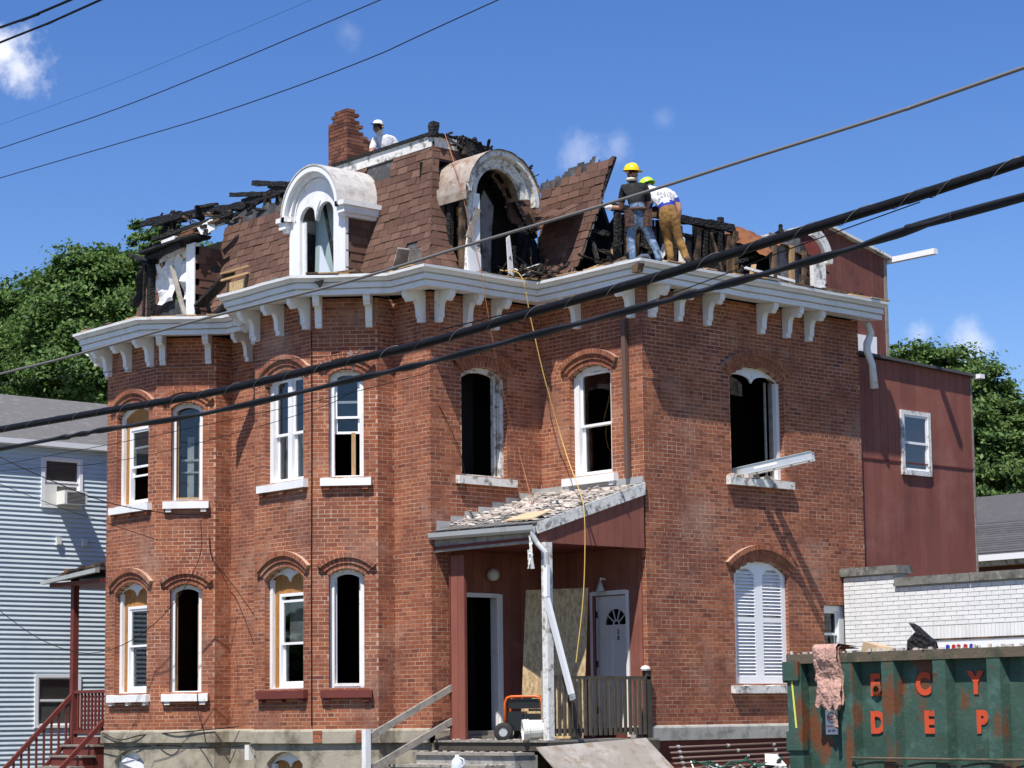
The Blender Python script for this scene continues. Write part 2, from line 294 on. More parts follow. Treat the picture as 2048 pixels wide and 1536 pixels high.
def tag(o, label, cat, group=None, kind=None):
    o['label'] = label; o['category'] = cat
    if group: o['group'] = group
    if kind: o['kind'] = kind
    return o
def thing(name, loc, label, cat, group=None):
    o = bpy.data.objects.new(name, None); o.empty_display_size = .2; place(o, loc); return tag(o, label, cat, group)
def inst(name, me, mtx, parent):
    """a piece that shares its mesh; mtx in world space"""
    o = bpy.data.objects.new(name, me); col.objects.link(o); o.parent = parent
    o.matrix_basis = Matrix.Translation(-ORG[parent]) @ mtx; ORG[o] = mtx.translation.copy(); return o
def unit_box(name, m):
    b = MB().box(WORLD, -.5, .5, -.5, .5, -.5, .5); me = bpy.data.meshes.new(name); me.from_pydata(b.v, [], b.f); me.materials.append(MAT[m]); return me
def frm(fr, s, d, z, sx, sy, sz):
    p = fr.P(s, d, z)
    return Matrix(((fr.t.x*sx, fr.n.x*sy, fr.u.x*sz, p.x), (fr.t.y*sx, fr.n.y*sy, fr.u.y*sz, p.y), (fr.t.z*sx, fr.n.z*sy, fr.u.z*sz, p.z), (0, 0, 0, 1)))
def text_mesh(name, body, m, fr, s, d, z, size, parent, thick=.003, bold=.012, sx=1.0):
    cu = bpy.data.curves.new(name, 'FONT'); cu.body = body; cu.size = size; cu.align_x = 'CENTER'; cu.align_y = 'CENTER'; cu.extrude = thick/2; cu.offset = bold*size
    o = bpy.data.objects.new(name+'_tmp', cu); col.objects.link(o); bpy.context.view_layer.update()
    me = bpy.data.meshes.new_from_object(o.evaluated_get(bpy.context.evaluated_depsgraph_get())); bpy.data.objects.remove(o); bpy.data.curves.remove(cu)
    me.materials.clear(); me.materials.append(MAT[m])
    k = bpy.data.objects.new(name, me); col.objects.link(k); k.parent = parent; p = fr.P(s, d, z)
    mt = Matrix(((fr.t.x*sx, fr.u.x, fr.n.x, p.x), (fr.t.y*sx, fr.u.y, fr.n.y, p.y), (fr.t.z*sx, fr.u.z, fr.n.z, p.z), (0, 0, 0, 1)))
    k.matrix_basis = Matrix.Translation(-ORG[parent]) @ mt; ORG[k] = p; return k
def arc(c, z, r, a0, a1, n=12):
    """points on a circle, angles in degrees from vertical, clockwise positive"""
    return [(c+r*math.sin(math.radians(a0+(a1-a0)*i/n)), z+r*math.cos(math.radians(a0+(a1-a0)*i/n))) for i in range(n+1)]
def seg(w, rise):
    r = (w*w/4+rise*rise)/(2*rise); return r, math.degrees(math.asin(w/2/r))
# ------------------------------------------------------------------ ground
def sheet(name, x0, x1, y0, y1, z, m, kind='structure', n=1):
    return MB().add([(x0, y0, z), (x1, y0, z), (x1, y1, z), (x0, y1, z)], [(0, 1, 2, 3)]).build(name, m, None, kind=kind)
sheet('ground', -400, 400, -400, 400, 0, 'soil')
sheet('road', -400, 400, -19.5, -11.2, .004, 'asphalt')
for nm, y0, y1 in (('pavement', -11.0, -9.3), ('pavement', -23.2, -19.7)):
    MB().box(WORLD, -60, 60, y0, y1, .0, .13).build(nm, 'paving', kind='structure')
for y0 in (-11.2, -19.7): MB().box(WORLD, -60, 60, y0, y0+.2, 0, .15).build('kerb', 'concrete', kind='structure')

# ------------------------------------------------------------------ brick house: walls
house = thing('brick_house', (-3.5, 3.5, 0), 'large fire-damaged red brick mansard house with white cornice and burnt roof', 'house')
c = {'HI': (0, 0), 'GH': (-.959, 0), 'FG': (-.959, -.342), 'EF': (-1.727, -1.11), 'DE': (-3.378, -1.11), 'E0': (-4.146, -.342), 'E1': (-4.146, 0),
     'CD': (-5.739, 0), 'BC': (-5.739, -.342), 'AB': (-6.507, -1.11), 'AL': (-8.222, -1.11), 'A0': (-8.99, -.342), 'A1': (-8.99, 0), 'L0': (-9.4, 0), 'LB': (-9.4, 7.823),
     'IJ': (0, 2.418), 'JK': (2.462, 2.418), 'KE': (2.462, 7.823)}
WL = {'L': ('LB', 'L0'), 'L1': ('L0', 'A1'), 'A1': ('A1', 'A0'), 'A0': ('A0', 'AL'), 'A': ('AL', 'AB'), 'B': ('AB', 'BC'), 'C': ('BC', 'CD'), 'D': ('CD', 'E1'), 'E1': ('E1', 'E0'), 'E0': ('E0', 'DE'),
      'E': ('DE', 'EF'), 'F': ('EF', 'FG'), 'G': ('FG', 'GH'), 'H': ('GH', 'HI'), 'I': ('HI', 'IJ'), 'J': ('IJ', 'JK'), 'K': ('JK', 'KE')}
PATH = ['LB', 'L0', 'A1', 'A0', 'AL', 'AB', 'BC', 'CD', 'E1', 'E0', 'DE', 'EF', 'FG', 'GH', 'HI', 'IJ', 'JK', 'KE']
FRM = {}; LEN = {}
for k, (a, b) in WL.items():
    a, b = V3((*c[a], 0)), V3((*c[b], 0)); FRM[k] = Fr(a, b-a); LEN[k] = (b-a).length
ZB, ZT = 1.543, 8.66
CH, BL, JT = .0675, .202, .0115
HOLES = {k: [] for k in WL}     # (s0, s1, z0, zspring, rise)
WIN = {'A': (.90, 1.10, .19), 'B': (.56, .58, .11), 'E': (.86, 1.10, .19), 'F': (.565, .58, .11), 'I': (1.15, 1.0, .15), 'J': (1.22, 1.0, .15), 'K': (2.70, 1.34, .23)}
S2, P2, S1, P1 = 5.65, 7.34, 2.20, 4.04
for k, (cc, w, r) in WIN.items():
    HOLES[k].append((cc-w/2, cc+w/2, S2, P2, r))
    if k not in 'IJ': HOLES[k].append((cc-w/2, cc+w/2, S1, P1, r))
HOLES['K'].append((4.27, 4.86, 2.80, 3.56, 0))
HOLES['I'].append((.42, 2.5, 1.4, 4.42, 0)); HOLES['J'].append((-.1, 2.34, 1.4, 4.42, 0))
def hole_at(h, z):
    s0, s1, z0, zs, r = h
    if z < z0 or z > zs+r: return None
    if z <= zs or not r: return (s0, s1)
    Rr, _ = seg(s1-s0, r); m_ = (s0+s1)/2; hw = math.sqrt(max(0, Rr*Rr-(z-(zs+r-Rr))**2)); return (m_-hw, m_+hw)
bricks = []; wall_obj = {}
for k in WL:
    fr, L = FRM[k], LEN[k]; mo = MB(); nb = int(round((ZT-ZB)/CH)); plain = k in ('L',)
    for i in range(nb):
        z0 = ZB+i*CH; z1 = z0+CH; zm = (z0+z1)/2
        hs_ = sorted(x for x in (hole_at(h, zm) for h in HOLES[k]) if x); iv = []; s = 0
        for a, b in hs_:
            if a > s: iv.append((s, a))
            s = max(s, b)
        if s < L: iv.append((s, L))
        for a, b in iv:
            P = fr.P; mo.add([P(a, 0, z0), P(b, 0, z0), P(b, 0, z1), P(a, 0, z1)], [(0, 1, 2, 3)])
            if plain: continue
            head = i % 7 == 3; step = (BL+JT)/2 if head else BL+JT
            s = -(step/2 if i % 2 else 0)-U(0, .01)
            while s < b:
                e = s+step-JT; x0, x1 = max(s, a), min(e, b)
                if x0 > a+.001 or a > 0: pass
                if x1-x0 > .025: bricks.append((k, x0, x1, z0+JT*.5, z1-JT*.5+U(-.0015, .001), U(.0006, .0022)+(.002 if R() < .04 else 0)))
                s += step
    wall_obj[k] = mo.build('wall', 'mortar' if not plain else 'brick', house)
MB().add([(-9.4, 7.82, 1), (2.46, 7.82, 1), (2.46, 7.82, 8.66), (-9.4, 7.82, 8.66)], [(0, 1, 2, 3)]).build('wall', 'brick', house)
def bscore(b):
    fr = FRM[b[0]]; p = fr.P((b[1]+b[2])/2, 0, b[3]); v = CAM-p; return (b[2]-b[1])*max(0, fr.n.dot(v.normalized()))/v.length_squared*(1+.0*R())
bricks.sort(key=bscore, reverse=True)
ub = unit_box('brick', 'brick')
for k, x0, x1, z0, z1, pr in bricks[:300]:
    inst('brick', ub, frm(FRM[k], (x0+x1)/2, pr-.02, (z0+z1)/2, x1-x0, .04, z1-z0), wall_obj[k])
bm_ = MB()
for k, x0, x1, z0, z1, pr in bricks[300:]:
    P = FRM[k].P
    bm_.add([P(x0, pr, z0), P(x1, pr, z0), P(x1, pr, z1), P(x0, pr, z1), P(x0, -.012, z0), P(x1, -.012, z0), P(x1, -.012, z1), P(x0, -.012, z1)],
            [(0, 1, 2, 3), (0, 4, 5, 1), (1, 5, 6, 2), (2, 6, 7, 3), (3, 7, 4, 0)])
bm_.build('bricks', 'brick', house, kind='stuff')
# rooms: floors and partitions, near-black to stand in for unlit, charred interiors
poly = [c[k] for k in PATH]
poly_in = [(v[0], v[1]) for v in MB().sweep(poly, [(-.08, 0)]).v]
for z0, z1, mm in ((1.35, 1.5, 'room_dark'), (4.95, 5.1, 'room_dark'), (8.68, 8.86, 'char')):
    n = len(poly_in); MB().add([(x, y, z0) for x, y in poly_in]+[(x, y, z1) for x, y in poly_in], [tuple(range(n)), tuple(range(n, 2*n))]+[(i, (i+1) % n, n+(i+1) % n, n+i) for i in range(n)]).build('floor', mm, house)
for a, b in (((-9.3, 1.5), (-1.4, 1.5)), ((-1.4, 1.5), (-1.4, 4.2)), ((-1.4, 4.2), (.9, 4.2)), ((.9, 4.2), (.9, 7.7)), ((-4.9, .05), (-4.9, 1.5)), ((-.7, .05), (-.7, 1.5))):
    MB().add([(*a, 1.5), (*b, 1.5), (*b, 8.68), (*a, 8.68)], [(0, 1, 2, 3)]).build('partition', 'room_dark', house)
# stone water table and basement
for k in WL:
    fr, L = FRM[k], LEN[k]
    if k in ('L',): MB().add([fr.P(0, 0, 0), fr.P(L, 0, 0), fr.P(L, 0, ZB), fr.P(0, 0, ZB)], [(0, 1, 2, 3)]).build('foundation', 'stone', house); continue
path = [c[k] for k in PATH[1:]]
iJ = PATH.index('IJ')-1
def run(p0, p1, prof, name, m):
    return MB().sweep([c[k] for k in PATH[PATH.index(p0):PATH.index(p1)+1]], prof).build(name, m, house)
run('L0', 'HI', [(0, ZB+.012), (.05, ZB-.008), (.062, ZB-.03), (.062, 1.325), (.03, 1.318), (0, 1.318)], 'water_table', 'stone')
MB().sweep([(0, 0), (0, .42)], [(0, ZB+.012), (.05, ZB-.008), (.062, ZB-.03), (.062, 1.325), (0, 1.318)]).build('water_table', 'stone', house)
MB().sweep([(2.1, 2.418), (2.462, 2.418), (2.462, 7.2)], [(0, ZB+.012), (.055, ZB-.004), (.07, ZB-.03), (.07, 1.315), (.0, 1.308)]).build('water_table', 'concrete', house)
for k in WL:
    fr, L = FRM[k], LEN[k]
    if k in ('L', 'K'): continue
    if k in ('A', 'E'):
        cc, w = (L/2+.05, 1.02) if k == 'E' else (L/2+.02, 1.0); zs = .99; rr, aa = seg(w, .2)
        hol = [(cc-w/2, .35)]+[(cc-w/2, zs)]+arc(cc, zs+.2-rr, rr, -aa, aa, 12)[1:-1]+[(cc+w/2, zs), (cc+w/2, .35)]
        MB().plate(fr, [(0, -.3), (L, -.3), (L, 1.322), (0, 1.322)], [hol], .0, -.22).build('foundation', 'stone', house)
        hp = arc(cc, zs+.2-rr, rr, -aa, aa, 12); bt = [(cc+w/2*u, zs-.05+.11*math.sqrt(max(0, 1-((abs(u)-.5)/.5)**2))) for u in [1-i/10 for i in range(21)]]
        wn_ = MB().prism(fr, hp+bt, -.12, -.15).build('basement_window', 'clean_white', house)
        MB().box(fr, cc-w/2, cc-w/2+.1, -.10, -.2, .35, zs).box(fr, cc+w/2-.1, cc+w/2, -.10, -.2, .35, zs).build('frame', 'clean_white', wn_)
        MB().box(fr, cc-w/2+.1, cc+w/2-.1, -.17, -.2, .35, zs+.1).build('board', 'orange_wood' if k == 'E' else 'tyvek', wn_)
        if k == 'A': MB().hexa([fr.P(*p) for p in ((cc-.35, -.06, .95), (cc+.5, -.06, .78), (cc+.5, -.09, .78), (cc-.35, -.09, .95), (cc-.35, -.06, 1.1), (cc+.5, -.06, .93), (cc+.5, -.09, .93), (cc-.35, -.09, 1.1))]).build('loose_board', 'clean_white', wn_)
    else: MB().box(fr, 0, L, -.2, 0, -.3, 1.322).build('foundation', 'stone', house)
fr = FRM['K']; MB().box(fr, 0, LEN['K'], -.2, -.02, -.3, 1.31).build('foundation', 'maroon', house)
# patches where the stucco fell off the water table
for k, s0, s1 in (('F', .02, .17), ('F', .72, .98)):
    b = MB()
    for i in range(3):
        s = s0-(.1 if i % 2 else 0)
        while s < s1: b.box(FRM[k], max(s, s0), min(s+.2, s1), .05, .067+U(0, .004), 1.34+i*.066, 1.398+i*.066); s += .213
    b.build('exposed_brick', 'brick', house)

# ------------------------------------------------------------------ windows
def arch_bricks(fr, cc, w, zs, r, parent):
    Rr, aa = seg(w, r); zc = zs+r-Rr; b = MB(); RH = .088
    for j, (pr, ex) in enumerate(((.012, 0), (.038, 1.0), (.075, 2.2))):
        r0, r1 = Rr+.005+j*RH, Rr+(j+1)*RH-.004; a1 = aa+ex; n = max(6, int(round(2*math.radians(a1)*r0/.074))); 
        for i in range(n):
            t0, t1 = -a1+2*a1*i/n, -a1+2*a1*(i+1)/n-.011/r0*57.3; p = U(0, .004)+pr
            q = [(cc+rr*math.sin(math.radians(t)), zc+rr*math.cos(math.radians(t))) for rr, t in ((r0, t0), (r0, t1), (r1, t1), (r1, t0))]
            b.mat(0).prism(fr, q, -.02, p)
        o = arc(cc, zc, r1+.002, -a1, a1, 16); ii = arc(cc, zc, r0-.002, -a1, a1, 16)
        b.mat(1).prism(fr, o+ii[::-1], -.015, pr-.0015)
    return b.build('brick_arch', ['brick', 'mortar'], parent)
def sash(fr, s0, s1, z0, z1, d, m='clean_white', w=.04, parent=None, pane='glass', name='sash'):
    b = MB().box(fr, s0, s0+w, d-.035, d, z0, z1).box(fr, s1-w, s1, d-.035, d, z0, z1).box(fr, s0+w, s1-w, d-.034, d-.001, z0, z0+w).box(fr, s0+w, s1-w, d-.034, d-.001, z1-w, z1)
    o = b.build(name, m, parent)
    if pane: MB().box(fr, s0+w, s1-w, d-.022, d-.016, z0+w, z1-w).build('pane', MATP(pane), parent)
    return o
def MATP(x): return x
def scallop(cc, w, zs, r, drop=.05, lobe=.13):
    Rr, aa = seg(w, r); top = arc(cc, zs+r-Rr, Rr-.004, -aa, aa, 14)
    return top+[(cc+w/2*u*.99, zs-drop+lobe*math.sqrt(max(0, 1-((abs(u)-.5)/.5)**2))) for u in [1-i/12 for i in range(25)]]
def archband(cc, w, zs, r, t):
    Rr, aa = seg(w, r); return arc(cc, zs+r-Rr, Rr-.004, -aa, aa, 14)+arc(cc, zs+r-Rr, Rr-t, -aa+1, aa-1, 14)[::-1]
def window(k, z0, zs, sill='white_paint', blocks=2, blockm='white_paint', style='open', jamb='white_paint', head='band', casing=.075, arch=True, headm=None, siddrop=0):
    cc, w, r = WIN[k]; fr = FRM[k]; a, b = cc-w/2, cc+w/2; Rr, aa = seg(w, r)
    ch = MB().box(fr, a, a+casing, -.19, -.10, z0, zs).box(fr, b-casing, b, -.19, -.10, z0, zs).box(fr, a+casing, b-casing, -.2, -.11, z0, z0+.04)
    if head == 'band': ch.prism(fr, archband(cc, w, zs, r, .085), -.18, -.105)
    else: ch.prism(fr, scallop(cc, w, zs, r), -.15, -.115)
    win = ch.build('window', jamb, house)
    rv = [(a, z0-.02), (a, zs)]+arc(cc, zs+r-Rr, Rr, -aa, aa, 14)[1:-1]+[(b, zs), (b, z0-.02)]
    m_ = MB()
    for (s0, q0), (s1, q1) in zip(rv, rv[1:]): m_.add([fr.P(s0, .004, q0), fr.P(s1, .004, q1), fr.P(s1, -.26, q1), fr.P(s0, -.26, q0)], [(0, 1, 2, 3)])
    m_.build('reveal', 'mortar', win)
    m_ = MB(); z = z0
    while z < zs+r:
        for sd in (-1, 1):
            hw = w/2 if z+.03 < zs else (hole_at((a, b, z0, zs, r), min(z+.03, zs+r-.002)) or (cc, cc))[1]-cc
            if hw > .05: m_.add([fr.P(cc+sd*(hw-.001), .003, z+.005), fr.P(cc+sd*(hw-.001), -.20, z+.005), fr.P(cc+sd*(hw-.001), -.20, z+.058), fr.P(cc+sd*(hw-.001), .003, z+.058)], [(0, 1, 2, 3)])
        z += CH
    m_.build('reveal_bricks', 'brick', win, kind='stuff')
    sb = MB(); n = 8; zz = [z0+U(-.012, .006) for _ in range(n+1)]; x0, x1 = a-.13, b+.13
    for i in range(n):
        p0, p1 = x0+(x1-x0)*i/n, x0+(x1-x0)*(i+1)/n
        sb.hexa([fr.P(p0, -.1, z0-.135), fr.P(p1, -.1, z0-.135), fr.P(p1, .10, z0-.145), fr.P(p0, .10, z0-.145), fr.P(p0, -.1, zz[i]), fr.P(p1, -.1, zz[i+1]), fr.P(p1, .10, zz[i+1]-.015), fr.P(p0, .10, zz[i]-.015)])
    so_ = sb.build('sill', sill, win)
    xs = [x0+.1, x1-.1] if blocks == 2 else [x0+.1, (x0+x1)/2, x1-.1]
    if blocks:
        for x in xs: MB().box(fr, x-.05, x+.05, .0, .075, z0-.205, z0-.14).build('sill_block', blockm, win)
    if arch: arch_bricks(fr, cc, w, zs, r, win)
    top = zs+.02
    if style == 'vinyl':        # new narrow double hung unit packed out with raw wood on the left
        MB().box(fr, a+casing, a+casing+.16, -.25, -.16, z0, zs+.02).build('packing', 'orange_wood', win)
        MB().box(fr, a+casing, b-casing, -.27, -.17, zs-.24, zs+.12).build('head_board', 'orange_wood', win)
        s0, s1 = a+casing+.16, b-casing; zt = zs-.24
        fm = MB().box(fr, s0, s0+.05, -.22, -.13, z0+.04, zt).box(fr, s1-.05, s1, -.22, -.13, z0+.04, zt).box(fr, s0+.05, s1-.05, -.22, -.135, zt-.05, zt).box(fr, s0+.05, s1-.05, -.22, -.125, z0+.04, z0+.10).build('vinyl_frame', 'clean_white', win)
        return win, s0+.05, s1-.05, z0+.10, zt-.05
    return win, a+casing, b-casing, z0+.04, top
# A upper: lower sash pushed half up
w_, s0, s1, z0, z1 = window('A', S2, P2, blocks=3, blockm='brick', style='vinyl', head='band'); zm = z0+(z1-z0)*.46
sash(FRM['A'], s0, s1, zm, z1, -.15, parent=w_); sash(FRM['A'], s0, s1, zm-.16, zm+.4, -.19, parent=w_, pane=None, w=.035)
w_['label'] = 'tall arched window on the far left bay, its lower sash half open'
w_, s0, s1, z0, z1 = window('A', S1, P1, blocks=3, style='vinyl', head='scallop'); zm = (z0+z1)/2+.05
sash(FRM['A'], s0, s1, zm-.02, z1, -.15, parent=w_); sash(FRM['A'], s0, s1, z0, zm+.02, -.19, parent=w_)
# B upper: single pane, B lower: no sash
w_, s0, s1, z0, z1 = window('B', S2, P2, blocks=2); b_ = FRM['B']
MB().box(b_, s0, s0+.03, -.24, -.17, z0, z1).box(b_, s1-.03, s1, -.24, -.17, z0, z1).build('stop', 'raw_wood', w_)
MB().box(b_, s0+.03, s1-.03, -.23, -.224, z0, z1+.05).build('pane', 'glass', w_)
MB().box(b_, s0+.14, s0+.26, -.42, -.40, z0, z1-.5).box(b_, s0+.03, s1-.03, -.40, -.38, z0+.72, z0+.76).box(b_, s0+.03, s1-.03, -.40, -.38, z0+.5, z0+.53).build('blind', 'tyvek', w_)
MB().box(b_, s0, s1, -.22, -.10, z0, z0+.03).build('sill_liner', 'raw_wood', w_)
w_, s0, s1, z0, z1 = window('B', S1, P1, blocks=2)
MB().box(b_, s0, s0+.03, -.24, -.17, z0, z1).box(b_, s1-.03, s1, -.24, -.17, z0, z1).build('stop', 'raw_wood', w_)
# E upper: twin double hung with mullion
w_, s0, s1, z0, z1 = window('E', S2, P2, blocks=3, blockm='brick', casing=.10); e_ = FRM['E']; md = (s0+s1)/2
MB().box(e_, md-.06, md+.06, -.2, -.12, z0, z1+.08).build('mullion', 'white_paint', w_)
for a, b in ((s0, md-.06), (md+.06, s1)):
    zm = z0+(z1-z0)*.47; sash(e_, a, b, zm-.02, z1+.05, -.155, parent=w_, w=.045); sash(e_, a, b, z0, zm+.02, -.195, parent=w_, w=.045)
MB().box(e_, s0, s1, -.36, -.35, z0, z0+.85).build('curtain', 'curtain', w_)
w_, s0, s1, z0, z1 = window('E', S1, P1, sill='maroon', blocks=3, blockm='maroon', style='vinyl', head='scallop'); zm = z0+(z1-z0)*.46
sash(e_, s0, s1, zm-.02, z1-.06, -.15, parent=w_); sash(e_, s0, s1, z0, zm+.02, -.19, parent=w_); MB().box(e_, s0, s1, -.32, -.31, zm, z1).build('curtain', 'curtain', w_)
# F upper: lower sash raised, prop stick; F lower: empty
f_ = FRM['F']
w_, s0, s1, z0, z1 = window('F', S2, P2, blocks=2, blockm='brick', casing=.08); zm = z0+.70
sash(f_, s0, s1, zm+.25, z1+.04, -.15, parent=w_); sash(f_, s0, s1, zm, zm+.55, -.19, parent=w_)
MB().box(f_, s0+.27, s0+.34, -.22, -.19, z0, zm+.02).build('prop_stick', 'raw_wood', w_)
w_, s0, s1, z0, z1 = window('F', S1, P1, sill='maroon', blocks=2, blockm='maroon')
MB().box(f_, s0, s0+.03, -.24, -.17, z0, z1).box(f_, s1-.03, s1, -.24, -.17, z0, z1).box(f_, s0, s1, -.22, -.1, z0, z0+.05).build('stop', 'tyvek', w_)
# I upper: burnt out, no sash
w_, s0, s1, z0, z1 = window('I', S2, P2, blocks=0, jamb='old_white', sill='old_white'); i_ = FRM['I']
MB().box(i_, s1-.05, s1, -.28, -.2, z0, z1).build('stop', 'old_white', w_)
w_['label'] = 'empty black window above the entry porch, its sash burnt out'
# J upper
w_, s0, s1, z0, z1 = window('J', S2, P2, blocks=2, blockm='white_paint', casing=.12); j_ = FRM['J']; zm = z0+(z1-z0)*.49
sash(j_, s0, s1, zm-.02, z1+.03, -.15, parent=w_, pane='glass_dusty'); sash(j_, s0, s1, z0, zm+.02, -.19, parent=w_, pane='glass', w=.05)
# K upper: empty, torn head panel
w_, s0, s1, z0, z1 = window('K', S2, P2, blocks=0, head='scallop', sill='old_white'); k_ = FRM['K']
MB().box(k_, s0, s0+.07, -.24, -.17, z0, z1-.1).box(k_, s1-.13, s1-.10, -.27, -.24, z0, z1).box(k_, s1-.03, s1, -.25, -.18, z0, z1).build('stop', 'grey_wood', w_)
MB().prism(k_, [(s0-.04, z1-.28), (s0+.42, z1-.30), (s0+.42, z1-.1), (s0+.3, z1-.02), (s0+.1, z1+.03), (s0-.04, z1-.02)], -.2, -.17).build('head_board', 'scorched_wood', w_)
rub = MB()
for i in range(26):
    x = U(s0-.1, s1-.35); h = U(.02, .07); rub.box(k_.at(x, U(-.05, .06), S2-.01).rot(U(0, 3)), -U(.03, .09), U(.03, .09), -.04, .04, 0, h)
rub.build('rubble', 'debris_plaster', w_, kind='stuff')
# K lower: closed louvred shutters
w_, s0, s1, z0, z1 = window('K', S1, P1, blocks=0, head='scallop', sill='old_white', jamb='clean_white'); cc, w, r = WIN['K']
pn = MB(); Rr, aa = seg(w, r)
top = arc(cc, P1+r-Rr, Rr-.005, -aa, aa, 14); outer = [(cc-w/2, z0-.03)]+top+[(cc+w/2, z0-.03)]; holes = []
for h0, h1 in ((cc-w/2+.11, cc-.10), (cc+.10, cc+w/2-.11)):
    r2, a2 = seg(h1-h0, .12); hm = (h0+h1)/2; zt = P1-.02
    holes.append([(h0, z0+1.08), (h0, zt)]+arc(hm, zt+.12-r2, r2, -a2, a2, 10)[1:-1]+[(h1, zt), (h1, z0+1.08)]); holes.append([(h0, z0+.09), (h0, z0+1.0), (h1, z0+1.0), (h1, z0+.09)])
MB().plate(k_, outer, holes, -.115, -.075).build('shutter_frame', 'clean_white', w_)
us = unit_box('slat', 'clean_white')
for h0, h1 in ((cc-w/2+.11, cc-.10), (cc+.10, cc+w/2-.11)):
    z = z0+.115
    while z < P1+.08:
        if not z0+.99 < z < z0+1.09:
            f2 = Fr(k_.P((h0+h1)/2, -.098, z), k_.t, (k_.n*.72-k_.u*.7), (k_.u*.72+k_.n*.7)); ww = h1-h0
            if z > P1: ww -= (z-P1)*1.6
            if ww > .1: inst('slat', us, frm(f2, 0, 0, 0, ww+.01, .062, .008), w_)
        z += .057
w_['label'] = 'arched window closed with white louvred shutters'
MB().box(k_, s0, s1, -.21, -.20, z0, P1+.1).build('backing', 'clean_white', w_)
# small window at the rear of the right wall
w_ = MB().box(k_, 4.27, 4.86, -.12, -.06, 3.47, 3.56).box(k_, 4.27, 4.33, -.12, -.06, 2.8, 3.47).box(k_, 4.72, 4.86, -.12, -.06, 2.8, 3.47).build('window', 'white_paint', house)
sash(k_, 4.33, 4.72, 3.05, 3.47, -.10, parent=w_); sash(k_, 4.33, 4.72, 2.8, 3.1, -.14, parent=w_)

# ------------------------------------------------------------------ cornice and brackets
EAVE = [(-9.4, 7.8), (-9.4, .0), (-9.332, 0), (-8.222, -1.11), (-6.507, -1.11), (-5.397, 0), (-4.488, 0), (-3.378, -1.11), (-1.727, -1.11), (-.617, 0), (0, 0), (0, 2.418), (2.462, 2.418), (2.462, 7.95)]
CPROF = [(0, 8.665), (.06, 8.655), (.445, 8.622), (.458, 8.612), (.458, 8.698), (.425, 8.700), (.425, 8.716), (.500, 8.716), (.503, 8.728), (.497, 8.799), (.465, 8.801), (.465, 8.818), (.545, 8.818), (.555, 8.835), (.585, 8.862), (.615, 8.870), (.62, 8.915), (.59, 8.922), (.0, 8.945)]
full = MB().sweep(EAVE, CPROF); n = len(CPROF)
for i in range(len(EAVE)-1):
    if i == 1: continue
    a = V3(EAVE[i]); b = V3(EAVE[i+1]); ss = MB(); vs0 = full.v[i*n:(i+1)*n]; vs1 = full.v[(i+1)*n:(i+2)*n]; q = max(1, int((b-a).length/.45))
    for j in range(q+1):
        t = j/q; wob = 0 if j in (0, q) else U(-.008, .008)
        ss.v += [tuple(V3(p).lerp(V3(r_), t)+V3((0, 0, wob if h > 2 else 0))) for h, (p, r_) in enumerate(zip(vs0, vs1))]
    for j in range(q):
        for h in range(n-1): ss.f.append((j*n+h, (j+1)*n+h, (j+1)*n+h+1, j*n+h+1)); ss.m.append(0)
    if i == len(EAVE)-2 or i == 0: ss.f.append(tuple(range(q*n, q*n+n)) if i else tuple(range(n))); ss.m.append(0)
    ss.build('cornice', 'white_paint', house)
BP = [(0, 8.65), (.41, 8.64), (.415, 8.56), (.40, 8.515), (.365, 8.49), (.35, 8.455), (.31, 8.445), (.275, 8.455), (.262, 8.485), (.225, 8.50), (.185, 8.475), (.152, 8.42), (.135, 8.34), (.128, 8.25), (.128, 8.215), (.098, 8.20), (.095, 8.13), (0, 8.125)]
bme = None
BR = {'A': (.10, .80, 1.56), 'B': (.12, .96), 'D': (.62, ), 'E': (.10, .80, 1.55), 'F': (.12, .96), 'H': (.80, ), 'I': (.15, .76, 1.37), 'J': (.97, 2.26), 'K': (.19, .80, 1.48, 2.80, 3.45, 4.02), 'E0': (.3, .9), 'A0': (.3, .9), 'L': (1.5, 3, 4.5, 6, 7)}
bb = MB().prism(Fr((0, 0, 0), (0, -1, 0), (1, 0, 0)), BP, -.055, .055)
bme = bpy.data.meshes.new('bracket'); bme.from_pydata(bb.v, [], bb.f); bme.materials.append(MAT['white_paint'])
for k, L_ in BR.items():
    for s in L_:
        f = FRM[k]; p = f.P(s, 0, 0)
        # mesh: s axis -> outward, so columns map (x: along, y: -outward)
        inst('bracket', bme, Matrix(((f.t.x, -f.n.x, 0, p.x), (f.t.y, -f.n.y, 0, p.y), (0, 0, 1, 0), (0, 0, 0, 1))), house)
# rotten corner of the cornice above the right wall and a dark wedge painted for the shaded hole in the bay cornice
MB().hexa([(2.88, 1.79, 8.70), (3.0, 1.80, 8.70), (3.02, 1.90, 8.70), (2.9, 1.9, 8.70), (2.90, 1.785, 8.82), (3.03, 1.80, 8.83), (3.04, 1.93, 8.84), (2.9, 1.95, 8.83)]).build('rotten_corner', 'scorched_wood', house)
fF = Fr((-1.38, -1.566, 0), (1, 1, 0)); MB().prism(fF, [(.20, 8.80), (.36, 8.83), (.33, 8.74), (.29, 8.70), (.27, 8.75)], .0, .052).build('cornice_split_shade', 'soot_and_shade', house)
